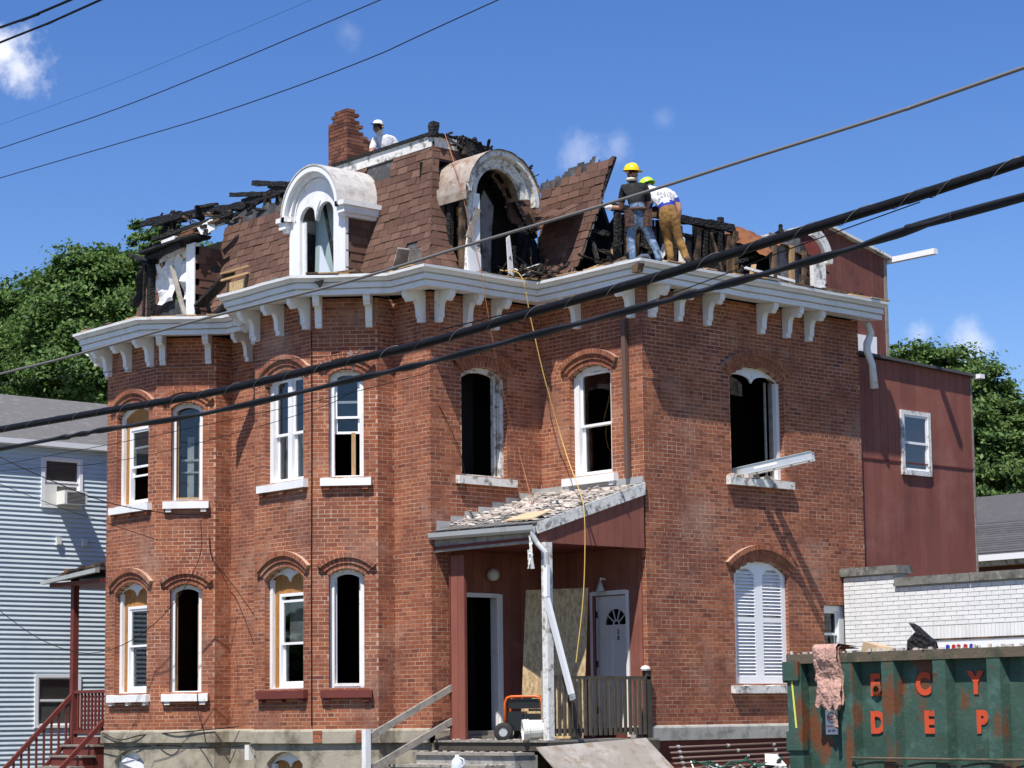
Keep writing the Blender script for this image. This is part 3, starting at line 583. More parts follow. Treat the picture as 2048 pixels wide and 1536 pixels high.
# ------------------------------------------------------------------ mansard roof
MP = [(-.16, 8.94), (-.05, 9.15), (.10, 9.5), (.22, 9.9), (.34, 10.4), (.45, 10.95), (.55, 11.42)]
AL_ = [0]
for (a, b), (c_, d) in zip(MP, MP[1:]): AL_.append(AL_[-1]+math.hypot(c_-a, d-b))
def mans(a):
    a = max(0, min(a, AL_[-1]-1e-6))
    for i in range(len(MP)-1):
        if a <= AL_[i+1]:
            t = (a-AL_[i])/(AL_[i+1]-AL_[i]); return MP[i][0]+(MP[i+1][0]-MP[i][0])*t, MP[i][1]+(MP[i+1][1]-MP[i][1])*t
    return MP[-1]
def inset(z):
    for (a, b), (c_, d) in zip(MP, MP[1:]):
        if b <= z <= d: return a+(c_-a)*(z-b)/(d-b)
    return MP[0][0] if z < MP[0][1] else MP[-1][0]
nj = lambda s, z, k=2.2, a=.12: a*noise.noise(V3((s*k, z*k, 3.1)))
MF = Fr((-9.4, 0, 0), (1, 0, 0)); MI = Fr((0, 0, 0), (0, 1, 0)); MJ = Fr((0, 2.418, 0), (1, 0, 0)); ML = Fr((-9.4, 7.8, 0), (0, -1, 0))
D0, D1, D2 = -7.28+9.4, -2.67+9.4, 1.27      # dormer centres along their faces
def okF(s, z, felt=0):
    if s < inset(z)-.0 or s > 9.4-inset(z): return False
    if abs(s-D1) < .62 and z < 10.75: return False
    if abs(s-D0) < .66 and z < 11.0+felt*.0: return False
    x = s-9.4
    if x < -3.35:
        top = 10.98+.035*(x+5)+nj(s, 0, 1.7, .14)
        if s < D0: top = 10.75-.9*max(0, .5-s)+nj(s, 1, 3, .2)
        if felt: top += .17+nj(s, 5, 4, .12)
        return z < top
    if not felt and -2.3 < x < -1.6 and z > 11.02-.2*(x+2.3): return False
    return True
def okI(s, z, felt=0):
    if s < inset(z) or s > 2.418+inset(z): return False
    if abs(s-D2) < .72 and z < 11.0: return False
    if s > D2+.3 and z < 10.1+nj(s, z, 3, .3): return False
    if .42 < s < D2 and z < 10.25 and not felt: return s < .60+.10*(z-9)
    top = 11.5-.30*max(0, s-.8)+nj(s, 2, 3.5, .16)+(.06 if felt else 0)
    return z < top
def okJ(s, z, felt=0):
    if s < -inset(z): return False
    right = .98+.22*(z-9.2)+nj(z, 4, 5, .05)
    if s > right: return False
    top = 10.84+.20*max(0, s+.2)+nj(s, 9, 5, .16) if s < .85 else 11.07+nj(s, 3, 6, .05)
    if felt: top += .13*(s < .9)
    return z < top
ush = unit_box('shingle', 'shingle'); sh = []; mans_obj = {}
for key, fr, L, ok in (('F', MF, 9.4, okF), ('I', MI, 3.0, okI), ('J', MJ, 2.4, okJ)):
    fe = MB(); g = .045; zs = np.arange(8.94, 11.42, g)
    for z in zs:
        i0, i1 = inset(z), inset(z+g); s = -.8
        while s < L+.2:
            if ok(s+g/2, z+g/2, 1):
                P = fr.P; fe.add([P(s, -i0-.012, z), P(s+g, -i0-.012, z), P(s+g, -i1-.012, z+g), P(s, -i1-.012, z+g)], [(0, 1, 2, 3)])
            s += g
    mans_obj[key] = fe.build('mansard', 'felt', house)
    a = .02; row = 0
    while a < AL_[-1]-.08:
        i0, z0 = mans(a); i1, z1 = mans(a+.138); u = (fr.n*(-(i1-i0))+V3((0, 0, z1-z0))).normalized(); s = -1.0+(.135 if row % 2 else 0)+U(-.03, .03)
        while s < L+.6:
            wd = .264; lo, hi = (i0, L-i0) if key == 'F' else ((i0, 2.42+i0) if key == 'I' else (-i0, 1.0+.22*((z0+z1)/2-9.2)))
            x0, x1 = max(s, lo), min(s+wd, hi)
            zz_ = (z0+z1)/2
            for _ in range(4):                # trim a shingle back to the torn edge
                if x1-x0 < .06: break
                l_, r_ = ok(x0+.02, zz_), ok(x1-.02, zz_)
                if not l_: x0 += .065
                if not r_: x1 -= .065
                if l_ and r_: break
            if x1-x0 > .05 and ok((x0+x1)/2, zz_) and R() > .006:
                sl_ = R() < .05; u2 = (u-fr.t.cross(u)*U(.045, .075)+fr.t*(U(-.008, .008) if not sl_ else U(-.06, .06))).normalized(); dz = U(-.012, .012)-(.03 if sl_ else 0)
                sh.append((key, Fr(fr.P((x0+x1)/2, -(i0+i1)/2+.012, (z0+z1)/2+dz-.012), fr.t, fr.t.cross(u2), u2), x1-x0-.006, .160+U(-.008, .008)))
            s += .270
        a += .138; row += 1
sh.sort(key=lambda q: -q[2]*max(.05, q[1].n.dot((CAM-q[1].o).normalized()))/(CAM-q[1].o).length_squared)
for k, f, w, h in sh[:300]: inst('shingle', ush, frm(f, 0, 0, 0, w, .011, h), mans_obj[k])
b = MB()
for k, f, w, h in sh[300:]: b.box(f, -w/2, w/2, -.0055, .0055, -h/2, h/2)
if sh[300:]: b.build('shingles', 'shingle', house, kind='stuff')
# hip cap pieces on the main corner
for i in range(13):
    a = .05+i*.185; i0, z0 = mans(a); i1, z1 = mans(a+.19)
    if z1 > 11.38: break
    p = V3((-i0, i0, z0)); q = V3((-i1, i1, z1)); bq = MB(); o = .014
    for t, n_ in ((V3((-1, 0, 0)), V3((0, -1, 0))), (V3((0, 1, 0)), V3((1, 0, 0)))):
        e = V3((1, -1, 0)).normalized()*o; w = .13
        bq.hexa([p+e, p+t*w+n_*o, p+t*w+n_*(o-.012), p+e*.2, q+e*.9, q+t*w+n_*o*.7, q+t*w+n_*(o*.7-.012), q+e*.1])
    bq.build('hip_shingle', 'shingle', mans_obj['F'])
# top fascia, charred edge and corner post
ZR = 11.42
MB().box(WORLD, -3.25, -.53, .49, .54, ZR-.17, ZR+.02).build('ridge_fascia', 'old_white', house)
MB().box(WORLD, -3.3, -.49, .455, .95, ZR+.02, ZR+.075).build('ridge_cap', 'char', house)
MB().box(WORLD, -.54, -.49, .54, 1.05, ZR-.17, ZR+.02).build('ridge_fascia', 'old_white', house)
MB().beam((-.515, .52, ZR+.0), (-.52, .54, ZR+.26), .15, .15, up=(0, 1, 0), jit=.12, n=3).build('corner_post', 'char', house)
MB().beam((-.50, 1.0, ZR-.04), (-.56, 2.0, ZR-.14), .20, .24, jit=.25, n=9).beam((-.54, 1.9, ZR-.14), (-.5, 2.55, ZR-.62), .16, .22, jit=.3, n=7).beam((-.45, 1.1, ZR+.05), (-.7, 1.75, ZR+.06), .10, .05, jit=.3, n=5).build('burnt_edge', 'char', house)
b = MB()
for i in range(60):
    t = R(); p = V3((-.52+U(-.12, .10), .7+t*1.9, ZR+.05-.02*t-.34*t**3+U(-.16, .05))); d = V3((U(-.3, .2), U(-1, 1), U(-.35, .25))).normalized()*U(.08, .3)
    b.beam(p-d, p+d, U(.03, .08), U(.015, .05), jit=.3, n=2)
b.build('burnt_edge_fragments', 'char', house, kind='stuff')
MB().hexa([(-4.4, .6, ZR-.2), (-.7, .6, ZR-.2), (-.8, 2.1, ZR-.55), (-4.4, 2.6, ZR-.4), (-4.4, .6, ZR-.02), (-.62, .6, ZR-.02), (-.75, 2.1, ZR-.32), (-4.4, 2.6, ZR-.12)]).build('roof_deck', 'char', house)
# charred plate and studs over the burnt left half
b = MB().beam((-3.3, .56, ZR-.02), (-6.2, .56, ZR-.10), .12, .17, jit=.15, n=14); b.build('charred_plate', 'char', house)
MB().beam((-6.1, .55, ZR-.14), (-9.55, .55, ZR+.16), .14, .17, jit=.22, n=14).build('charred_plate', 'char', house)
MB().beam((-6.0, .75, ZR-.24), (-9.3, .9, ZR-.12), .10, .14, jit=.25, n=12).build('charred_plate', 'char', house)
for x in np.arange(-3.7, -6.6, -.44):
    z = 11.0+.035*(x+5); MB().beam((x+U(-.03, .03), .53, z-.2), (x+U(-.05, .05), .56, ZR-.12), .085, .11, up=(0, 1, 0), jit=.2, n=5).build('stud', 'char', house)
for p, q, w, h in (((-4.3, .60, ZR+.0), (-5.3, .52, ZR+.04), .10, .05), ((-7.0, .5, ZR+.05), (-7.7, .48, ZR+.10), .08, .06),
                   ((-8.7, .4, 10.95), (-8.72, .55, ZR+.05), .13, .13), ((-8.35, .3, 10.8), (-8.5, .5, ZR), .11, .12), ((-8.9, .6, 11.0), (-9.2, 2.4, 11.1), .1, .14), ((-9.25, .5, 10.3), (-9.35, 1.8, 10.9), .09, .12), ((-9.2, .6, 9.6), (-9.25, .62, 11.0), .1, .1)):
    MB().beam(p, q, w, h, jit=.22, n=8).build('charred_timber', 'char', house)
for i in range(5): MB().beam((-9.35, 1.1+i*1.2, 8.95), (-9.05, 1.1+i*1.2, 10.2+U(0, .6)), .09, .11, jit=.2, n=5).build('charred_timber', 'char', house)
MB().add([(-9.4, .0, 8.95), (-9.3, .9, 8.95), (-9.1, .8, 10.2), (-9.1, .4, 10.6)], [(0, 1, 2, 3)]).build('mansard', 'felt', house)
# ------------------------------------------------------------------ dormers
def ring(cx, cz, r0, r1, a0=-90, a1=90, n=22): return arc(cx, cz, r1, a0, a1, n)+arc(cx, cz, r0, a1, a0, n)
def twin_open(w, z0, zc, r):
    L_ = [(-w/2, z0), (-w/2, zc)]
    L_ += arc(-w/4-.012, zc, r, -90, 80, 10)[1:]; L_ += [(0, zc-.06)]; L_ += arc(w/4+.012, zc, r, -80, 90, 10)[:-1]
    return L_+[(w/2, zc), (w/2, z0)]
f1 = Fr((D1-9.4, -.33, 0), (1, 0, 0)); ZI = 10.36
dm = MB().plate(f1, [(-.80, 9.0), (.82, 9.0), (.82, ZI)]+arc(0, ZI, .70, 90, -90, 22)+[(-.80, ZI)], [twin_open(.98, 9.12, 10.30, .235)], 0, -.07).build('dormer', 'white_paint', house)
dm['label'] = 'intact white dormer with a round arched hood and a teal wall inside'
MB().prism(f1, ring(0, ZI-.02, .66, .74), .0, .07).build('hood_moulding', 'white_paint', dm)
MB().prism(f1, ring(0, ZI-.02, .74, .83), .0, .16).build('hood', 'white_paint', dm)
MB().prism(f1, ring(0, ZI-.02, .60, .63), .0, .025).build('hood_bead', 'white_paint', dm)
for sx in (-1, 1):
    MB().box(f1, sx*.72, sx*.99, -1.05, .16, ZI-.02, ZI+.06).box(f1, sx*.76, sx*.95, -1.03, .12, ZI-.14, ZI-.021).box(f1, sx*.79, sx*.90, -1.0, .07, ZI-.20, ZI-.141).build('impost_cornice', 'white_paint', dm)
MB().prism(f1, [(-.13, 10.58), (.13, 10.58), (.035, 10.42), (0, 10.24), (-.035, 10.42)], .0, .022).build('pendant', 'white_paint', dm)
rb = MB(); rr = .845; n = 20
for i in range(n):
    t0, t1 = -math.pi/2+math.pi*i/n, -math.pi/2+math.pi*(i+1)/n
    for r_, z_ in ((rr, 0),):
        rb.add([f1.P(rr*math.sin(t), d, ZI+rr*math.cos(t)) for t, d in ((t0, .17), (t1, .17), (t1, -1.1), (t0, -1.1))], [(0, 1, 2, 3)])
        rb.add([f1.P(q*math.sin(t), .17, ZI+q*math.cos(t)) for t, q in ((t0, rr), (t1, rr), (t1, rr-.03), (t0, rr-.03))], [(0, 1, 2, 3)])
rb.build('barrel_roof', 'pale_tin', dm, smooth=False)
def cheek(f, sx, z0, z1, d1, parent, m='shingle', skip=0):
    """shingled side of a dormer, laid course by course on a backing board"""
    MB().box(f, sx*.77, sx*.80, -d1, -.02, z0, z1).build('cheek', 'felt', parent)
    z = z0; r = 0
    while z < z1-.05:
        d = .02+(.1 if r % 2 else 0); e0 = 0
        while d < d1:
            e = min(d+.235, d1); a = max(d-.0, .0)
            if R() >= skip: MB().hexa([f.P(sx*x, -y, zz) for x, y, zz in ((.80, a, z), (.822, a, z), (.822, e-.006, z), (.80, e-.006, z), (.80, a, z+.165), (.808, a, z+.165), (.808, e-.006, z+.165), (.80, e-.006, z+.165))]).build('shingle', m, parent)
            d = e
        z += .145; r += 1
cheek(f1, 1, 9.0, ZI-.16, .95, dm); cheek(f1, -1, 9.0, ZI-.16, .95, dm)
MB().box(f1, -.49, -.45, -.13, -.07, 9.12, 10.3).box(f1, -.435, -.415, -.10, -.07, 9.12, 10.3).build('jamb', 'white_paint', dm)
MB().add([f1.P(-.47, -.30, 8.95), f1.P(.6, -.22, 8.95), f1.P(.6, -.26, 10.7), f1.P(-.47, -.34, 10.7)], [(0, 1, 2, 3)]).build('room_wall', 'plaster_teal', dm)
MB().prism(f1, [(-.16, 9.05), (.34, 9.05), (-.12, 9.85)], -.16, -.165).build('glass_shard', 'plastic_clear', dm)
MB().beam(f1.P(.02, -.15, 10.55), f1.P(.40, -.12, 9.30), .05, .04).build('fallen_stick', 'char', dm)
# dormer over the notch: scorched, right jamb gone
f2 = Fr((.30, D2, 0), (0, 1, 0)); Z2 = 10.32
d2 = MB().prism(f2, ring(0, Z2, .50, .70, -90, 84, 26), 0, -.08).prism(f2, [(-.74, 8.98), (-.43, 8.98), (-.43, Z2), (-.70, Z2), (-.62, 9.7), (-.70, 9.45)], 0, -.08).build('dormer', 'old_white', house)
d2['label'] = 'scorched dormer with its right jamb burnt away'
MB().prism(f2, [(-.72, 8.99), (-.44, 8.99), (-.44, 9.30), (-.74, 9.36)], .004, .03).build('jamb_base', 'white_paint', d2)
MB().prism(f2, [(-.62, 9.5), (-.45, 9.5), (-.45, Z2), (-.58, Z2)], .004, .02).build('jamb', 'white_paint', d2)
MB().prism(f2, ring(0, Z2, .70, .79, -90, 96, 26), .0, .12).build('hood', 'old_white', d2)
MB().prism(f2, ring(0, Z2, .60, .64, -90, 84, 26), .0, .03).build('hood_bead', 'old_white', d2)
rb = MB(); rr = .80; n = 18
for i in range(n):
    t0, t1 = -math.pi*.56+math.pi*1.0*i/n, -math.pi*.56+math.pi*1.0*(i+1)/n
    e0 = -1.0+(.35*(i/n)**2)
    w = 1+.06*(i < 2)
    rb.add([f2.P(rr*w*math.sin(t), d, Z2+rr*math.cos(t)) for t, d in ((t0, .15+U(-.02, .02)), (t1, .15), (t1, e0), (t0, e0))], [(0, 1, 2, 3)])
    rb.add([f2.P((rr-.025)*w*math.sin(t), d, Z2+(rr-.025)*math.cos(t)) for t, d in ((t0, .14), (t1, .14), (t1, e0), (t0, e0))], [(0, 1, 2, 3)])
rb.build('barrel_roof', 'rusty_tin', d2)
for s, d, z0, z1, w, mm in ((-.75, -.1, 9.0, 10.3, .09, 'scorched_wood'), (-.74, -.42, 9.0, 10.3, .09, 'char'), (-.74, -.7, 9.2, 10.3, .09, 'char'), (.45, -.2, 9.0, 9.6, .08, 'char')):
    MB().beam(f2.P(s, d, z0), f2.P(s+.02, d, z1), w, w, up=(1, 0, 0), jit=.12, n=5).build('stud', mm, d2)
MB().beam(f2.P(-.70, .02, 9.55), f2.P(-.52, .05, 10.05), .05, .10, jit=.08, n=3).build('loose_board', 'grey_wood', d2)
MB().beam(f2.P(-.76, -.55, 9.0), f2.P(-.76, -.65, 9.75), .10, .03, jit=.1, n=3).build('loose_board', 'tyvek', d2)
MB().beam(f2.P(-.76, -.68, 9.7), f2.P(-.76, -.72, 10.2), .10, .03, jit=.1, n=3).build('loose_board', 'tyvek', d2)
for i, z in enumerate((9.45, 9.62, 9.8, 9.98, 10.14)): MB().box(f2, -.42, .12+U(-.1, .1), -.62, -.6, z-.07, z+.075).build('lath', 'scorched_wood' if i in (1, 3) else 'orange_wood', d2)
MB().prism(f2, [(-.05, 9.0), (.18, 9.0), (.20, 9.7), (.26, 10.3), (.05, 10.55), (-.10, 10.2), (.0, 9.6)], -.45, -.48).build('torn_plaster', 'plaster_grey', d2)
MB().prism(f2, [(.30, 9.0), (.42, 9.0), (.38, 9.4), (.33, 9.75), (.26, 9.7)], -.12, -.14).build('torn_plaster', 'tyvek', d2)
MB().plate(Fr((-.95, .6, 0), (0, 1, 0)), [(0, 8.9), (3.6, 8.9), (3.6, 9.6), (3.2, 9.9), (2.8, 9.8), (2.5, 10.2), (2.2, 10.45), (1.9, 10.4), (1.6, 10.7), (1.2, 10.8), (.0, 10.9)], [], 0, -.06).build('attic_partition', 'char', house)
MB().add([f2.P(-.9, -1.0, 8.95), f2.P(1.3, -1.0, 8.95), f2.P(1.3, -1.0, 11.0), f2.P(-.9, -1.0, 11.0)], [(0, 1, 2, 3)]).build('room_wall', 'soot_and_shade', d2)
MB().beam(f2.P(.62, .02, 10.15), f2.P(.78, .06, 9.88), .16, .05, jit=.15, n=3).build('broken_hood_end', 'scorched_wood', d2)
# far left dormer: roof burnt off
f0 = Fr((D0-9.4, -.34, 0), (1, 0, 0))
d0 = MB().box(f0, .52, .80, -.10, 0, 8.97, 10.52).build('dormer', 'white_paint', house); d0['label'] = 'left dormer burnt open with torn white sheeting'
cheek(f0, 1, 8.97, 10.45, .92, d0, skip=.04)
b = MB(); nx, nz_ = 8, 12
for i in range(nx+1):
    for j in range(nz_+1):
        s, z = -.62+1.14*i/nx, 9.55+.95*j/nz_; b.v.append(tuple(f0.P(s, -.10+.12*noise.noise(V3((s*4, z*4, 0))), z+.08*noise.noise(V3((s*5, z*3, 7))))))
b.f = [(i*(nz_+1)+j, (i+1)*(nz_+1)+j, (i+1)*(nz_+1)+j+1, i*(nz_+1)+j+1) for i in range(nx) for j in range(nz_) if not (j > 8 and (i+j) % 5 == 0) and not (4 <= i <= 5 and j < 5)]; b.m = [0]*len(b.f)
b.build('torn_sheeting', 'tyvek', d0)
MB().beam(f0.P(-.72, -.02, 8.97), f0.P(-.72, -.02, 10.55), .14, .12, up=(0, 1, 0), jit=.14, n=8).build('burnt_jamb', 'char', d0)
MB().prism(f0, [(-.75, 8.98), (.52, 8.98), (.50, 9.5), (.1, 9.58), (-.35, 9.5), (-.72, 9.32)], -.16, -.19).build('apron', 'felt', d0)
MB().beam(f0.P(.05, .02, 10.2), f0.P(.62, .05, 9.05), .09, .04, jit=.1, n=4).build('loose_board', 'grey_wood', d0)
MB().add([f0.P(-.7, -.8, 8.95), f0.P(.75, -.8, 8.95), f0.P(.75, -.8, 10.7), f0.P(-.7, -.8, 10.7)], [(0, 1, 2, 3)]).build('room_wall', 'soot_and_shade', d0)
for p, q, w, h, mm in (((-.75, .05, 10.55), (.95, -.05, 10.62), .5, .05, 'char'), ((.2, .0, 10.66), (.9, -.25, 10.74), .10, .10, 'scorched_wood'), ((-.2, .05, 10.66), (.2, .02, 10.70), .10, .10, 'tyvek'), ((.35, -.0, 10.68), (.62, -.1, 10.74), .08, .12, 'rust'), ((.75, -.15, 10.74), (1.0, -.3, 10.88), .04, .22, 'tyvek'), ((-.6, .0, 10.7), (.9, -.2, 10.84), .09, .06, 'char'), ((.0, -.1, 10.8), (1.2, -.3, 10.92), .07, .05, 'scorched_wood'), ((-.7, .06, 10.45), (.5, .08, 10.52), .12, .08, 'char'), ((-.8, .1, 9.3), (-.75, .1, 10.4), .05, .05, 'char'), ((-.5, .1, 10.78), (1.3, -.5, 11.05), .10, .08, 'char'), ((-1.2, .1, 10.6), (-.6, .0, 10.3), .3, .05, 'char')):
    MB().beam(f0.P(*p), f0.P(*q), w, h, jit=.14, n=7).build('burnt_roof_piece', mm, d0)
# remains of the dormer above the right wall
f3 = Fr((2.74, 6.3, 0), (0, 1, 0))
d3 = MB().prism(f3, ring(-.02, 9.55, .42, .60, 8, 90, 14), 0, -.08).box(f3, .06, .38, -.09, 0, 8.97, 9.52).build('dormer', 'old_white', house); d3['label'] = 'fragment of a white arched dormer above the right wall'
MB().box(f3, .36, .50, -.5, .06, 9.50, 9.58).build('impost_cornice', 'old_white', d3)
MB().box(f3, -.75, .05, -.30, -.28, 8.95, 9.95).build('room_wall', 'plaster_grey', d3)
for s in (-.75, -.3, .02): MB().beam(f3.P(s, -.2, 8.95), f3.P(s+.02, -.2, 9.75+U(-.1, .2)), .09, .07, up=(1, 0, 0), jit=.12, n=5).build('stud', 'raw_wood' if s == -.3 else 'scorched_wood', d3)
# ------------------------------------------------------------------ burnt attic wall over the right wing
XW = 1.75
for i, y in enumerate(np.arange(2.6, 5.4, .19)):
    mm = 'char' if i % 4 != 2 else 'scorched_wood'
    MB().beam((XW+U(-.05, .05), y, 8.9), (XW+U(-.05, .05), y+U(-.04, .04), 10.0-.25*(i in (3, 9))), .10, .10, up=(1, 0, 0), jit=.15, n=7).build('stud', mm, house)
MB().beam((XW, 2.5, 10.08), (XW, 4.0, 10.10), .14, .12, jit=.15, n=10).build('charred_plate', 'char', house)
MB().beam((XW, 3.9, 10.10), (XW, 5.4, 10.12), .14, .16, jit=.2, n=10).build('charred_plate', 'char', house)
MB().plate(Fr((.75, 3.15, 0), (1, 0, 0)), [(-1.6, 8.9), (1.3, 8.9), (1.3, 9.75), (1.12, 10.05), (.95, 9.92), (.8, 10.12), (.55, 9.85), (.42, 10.2), (.2, 10.0), (0, 10.5), (-.4, 10.4), (-1.0, 10.3), (-1.6, 10.1)], [], 0, -.06).build('attic_partition', 'char', house)
for i in range(26):
    p = V3((U(1.2, 2.4), U(5.3, 7.3), U(9.5, 10.05))); d = V3((U(-.6, .6), U(-1, 1), U(-.5, .6))).normalized()*U(.12, .4); MB().beam(p-d, p+d, U(.05, .11), U(.04, .1), jit=.3, n=4).build('charred_timber', 'char', house)
for i in range(9):
    p = V3((U(1.0, 1.9), U(2.7, 3.05), U(9.1, 9.9))); d = V3((U(-1, 1), U(-.3, .3), U(-.8, .8))).normalized()*U(.15, .4); MB().beam(p-d, p+d, U(.05, .1), U(.04, .09), jit=.3, n=4).build('charred_timber', 'char', house)
MB().box(WORLD, XW-.35, XW-.33, 2.9, 5.5, 8.9, 9.98).build('sheathing', 'char', house)
MB().beam((.86, 2.50, 9.2), (1.36, 2.93, 11.08), .04, .10, up=(1, 0, 0), jit=.1, n=8).build('broken_edge', 'char', mans_obj['J'])
for y0, y1, z in ((2.6, 3.4, 9.35), (3.9, 5.3, 9.25), (4.2, 5.2, 9.7), (4.5, 5.3, 9.95), (2.7, 3.1, 9.8)):
    MB().box(WORLD, XW-.12, XW-.10, y0, y1, z-.15, z+.16).build('sheathing', 'char', house)
for p, q, w, h, mm in (((XW+.08, 4.75, 9.95), (XW+.15, 5.0, 9.1), .06, .05, 'scorched_wood'), ((XW+.1, 4.0, 8.95), (XW+.1, 4.02, 9.75), .11, .05, 'tyvek'), ((XW+.1, 4.45, 8.95), (XW+.1, 4.47, 9.3), .1, .06, 'raw_wood'), ((XW+.05, 5.35, 8.95), (XW+.05, 5.38, 10.05), .12, .1, 'scorched_wood'),
                       ((1.2, 5.6, 9.6), (1.2, 5.68, 10.45), .10, .09, 'char'), ((1.9, 6.45, 9.9), (1.9, 6.48, 10.32), .06, .06, 'char'), ((2.3, 5.2, 9.0), (2.35, 5.25, 9.35), .3, .1, 'raw_wood'), ((2.45, 4.9, 9.25), (2.6, 6.0, 9.12), .05, .05, 'tyvek'), ((2.5, 3.6, 9.0), (2.6, 6.2, 8.99), .25, .06, 'char'),
                       ((2.6, 5.9, 9.02), (2.72, 7.6, 9.02), .22, .10, 'scorched_wood'), ((1.5, 2.75, 9.1), (2.1, 2.7, 9.12), .06, .05, 'raw_wood'), ((1.45, 2.75, 9.1), (1.47, 2.75, 9.45), .05, .05, 'raw_wood'), ((1.75, 2.8, 8.95), (1.77, 2.8, 9.6), .08, .07, 'raw_wood'), ((1.65, 2.85, 9.3), (1.68, 2.86, 9.9), .06, .10, 'tyvek'),
                       ((1.9, 2.9, 9.2), (2.15, 2.85, 9.25), .14, .05, 'tyvek'), ((1.4, 2.9, 9.9), (2.3, 3.3, 10.15), .08, .12, 'char'), ((1.3, 3.0, 10.05), (2.2, 3.1, 9.95), .09, .1, 'scorched_wood'), ((2.0, 3.3, 9.2), (2.05, 3.4, 9.5), .05, .10, 'tyvek')):
    MB().beam(p, q, w, h, jit=.13, n=6).build('charred_timber' if mm == 'char' else 'exposed_timber', mm, house)
# charred slumped ceiling and rusty sheet
def heap(name, m, x0, x1, y0, y1, zf, parent=None, nx=14, ny=22, amp=.16, k=2.6):
    b = MB()
    for i in range(nx+1):
        for j in range(ny+1):
            u, v_ = i/nx, j/ny; x, y = x0+(x1-x0)*u, y0+(y1-y0)*v_; b.v.append((x, y, zf(u, v_)+amp*noise.noise(V3((x*k, y*k, 1.7)))+amp*.5*noise.noise(V3((x*k*2.7, y*k*2.7, 5)))))
    b.f = [(i*(ny+1)+j, (i+1)*(ny+1)+j, (i+1)*(ny+1)+j+1, i*(ny+1)+j+1) for i in range(nx) for j in range(ny)]; b.m = [0]*len(b.f)
    return b.build(name, m, parent)
heap('slumped_ceiling', 'char', 2.35, .9, 5.3, 7.6, lambda u, v: 8.9+1.15*min(1, u*2.2)*math.sin(min(1, v*1.6+.25)*math.pi*.5), house, amp=.2)
heap('rusty_sheet', 'rust', 2.55, 1.5, 5.35, 6.55, lambda u, v: 9.62+.50*u+.10*math.sin(v*4)-.25*max(0, .35-v), house, amp=.10)
heap('attic_ash', 'char', 2.55, .2, 2.5, 5.4, lambda u, v: 8.93+.12*u, house, amp=.12)
heap('attic_ash', 'char', .12, -.9, 1.0, 3.6, lambda u, v: 8.93+.28*math.sin(v*math.pi)*min(1, u*3), house, amp=.16)
b = MB()
for i in range(150):                                   # splintered laths lying in the valley
    p = V3((U(-.35, .75), U(1.5, 2.7), 8.98+U(0, .38)*R())); d = V3((U(-1, 1), U(-1, 1), U(-.35, .5))).normalized()*U(.06, .28); b.mat(0 if R() < .72 else (1 if R() < .5 else 2)).beam(p-d, p+d, U(.015, .05), U(.008, .025), jit=.2, n=1)
b.build('splinters', ['char', 'scorched_wood', 'tyvek'], house, kind='stuff')
# remaining cedar and felt strips along the eave top edge (torn flashing)
for i in range(len(EAVE)-1):
    if i in (0, 1): continue
    a, b2 = V3((*EAVE[i], 0)), V3((*EAVE[i+1], 0)); fr = Fr(a, b2-a); L = (b2-a).length; s = .0; bq = MB()
    while s < L:
        l = U(.12, .5)
        if R() < .75: bq.mat(random.choice((0, 0, 1, 2))).box(fr.at(s, .30+U(-.02, .03), 8.928+U(0, .008)).rot(U(-.03, .03)), 0, l, 0, U(.24, .335), 0, U(.012, .032))
        s += l
    bq.build('torn_flashing', ['raw_wood', 'grey_wood', 'scorched_wood'], house, kind='stuff')
# folded flap of roofing hanging out over the valley; it throws the deep shadow on the roof fragment
fl_ = MB(); nx = 12
for i in range(nx):
    a, e = -.12+1.02*i/nx, -.12+1.02*(i+1)/nx-.004; za, ze = .05*noise.noise(V3((a*4, 1, 0))), .05*noise.noise(V3((e*4, 1, 0)))
    fl_.hexa([MJ.P(*p) for p in ((a, -.20, 10.30+za), (e, -.20, 10.30+ze), (e, .36+za, 10.03+ze), (a, .36+ze, 10.03+za), (a, -.20, 10.33+za), (e, -.20, 10.33+ze), (e, .36+za, 10.05+ze), (a, .36+ze, 10.05+za))])
fl_.build('torn_roof_flap', 'shingle', house)
b = MB()
for i in range(120):                                   # burnt roof edge sliding down beside the scorched dormer
    t = R(); p = V3((-.45-.25*R(), 1.35+1.05*t, 11.2-.75*t*t+U(-.35, .02)*(.3+.7*t))); d = V3((U(-.5, .4), U(-.6, 1), U(-.8, .3))).normalized()*U(.06, .26); b.beam(p-d, p+d, U(.03, .11), U(.015, .06), jit=.3, n=2)
b.build('burnt_edge_fragments', 'char', house, kind='stuff')
for p, q, w, h in (((-.40, 1.1, 11.25), (-.52, 2.5, 10.72), .10, .16), ((-.3, 1.75, 10.95), (-.4, 2.55, 10.35), .09, .12), ((-.28, 1.95, 10.7), (-.2, 2.5, 9.9), .09, .10), ((.05, 1.9, 9.0), (-.15, 2.3, 9.9), .07, .07), ((.3, 2.0, 8.97), (.0, 2.5, 9.5), .10, .05), ((-.1, 1.4, 8.97), (.45, 2.1, 9.12), .09, .05), ((.5, 2.0, 8.97), (.9, 2.3, 9.25), .06, .04)):
    MB().beam(p, q, w, h, jit=.25, n=7).build('charred_timber', 'char', house)
b = MB()
for i in range(420):                                   # burnt scraps lying all along the open roof edge
    y = U(2.5, 7.6); x = U(1.5, 2.62) if y > 2.75 else U(1.0, 2.5); p = V3((x, y, 8.95+U(0, .10)+.38*max(0, 2.3-x)*R())); d = V3((U(-.6, .6), U(-1, 1), U(-.35, .55))).normalized()*U(.04, .22); q = R()
    b.mat(0 if q < .5 else (1 if q < .78 else (2 if q < .86 else (3 if q < .94 else 4)))).beam(p-d, p+d, U(.02, .10), U(.01, .05), jit=.3, n=2)
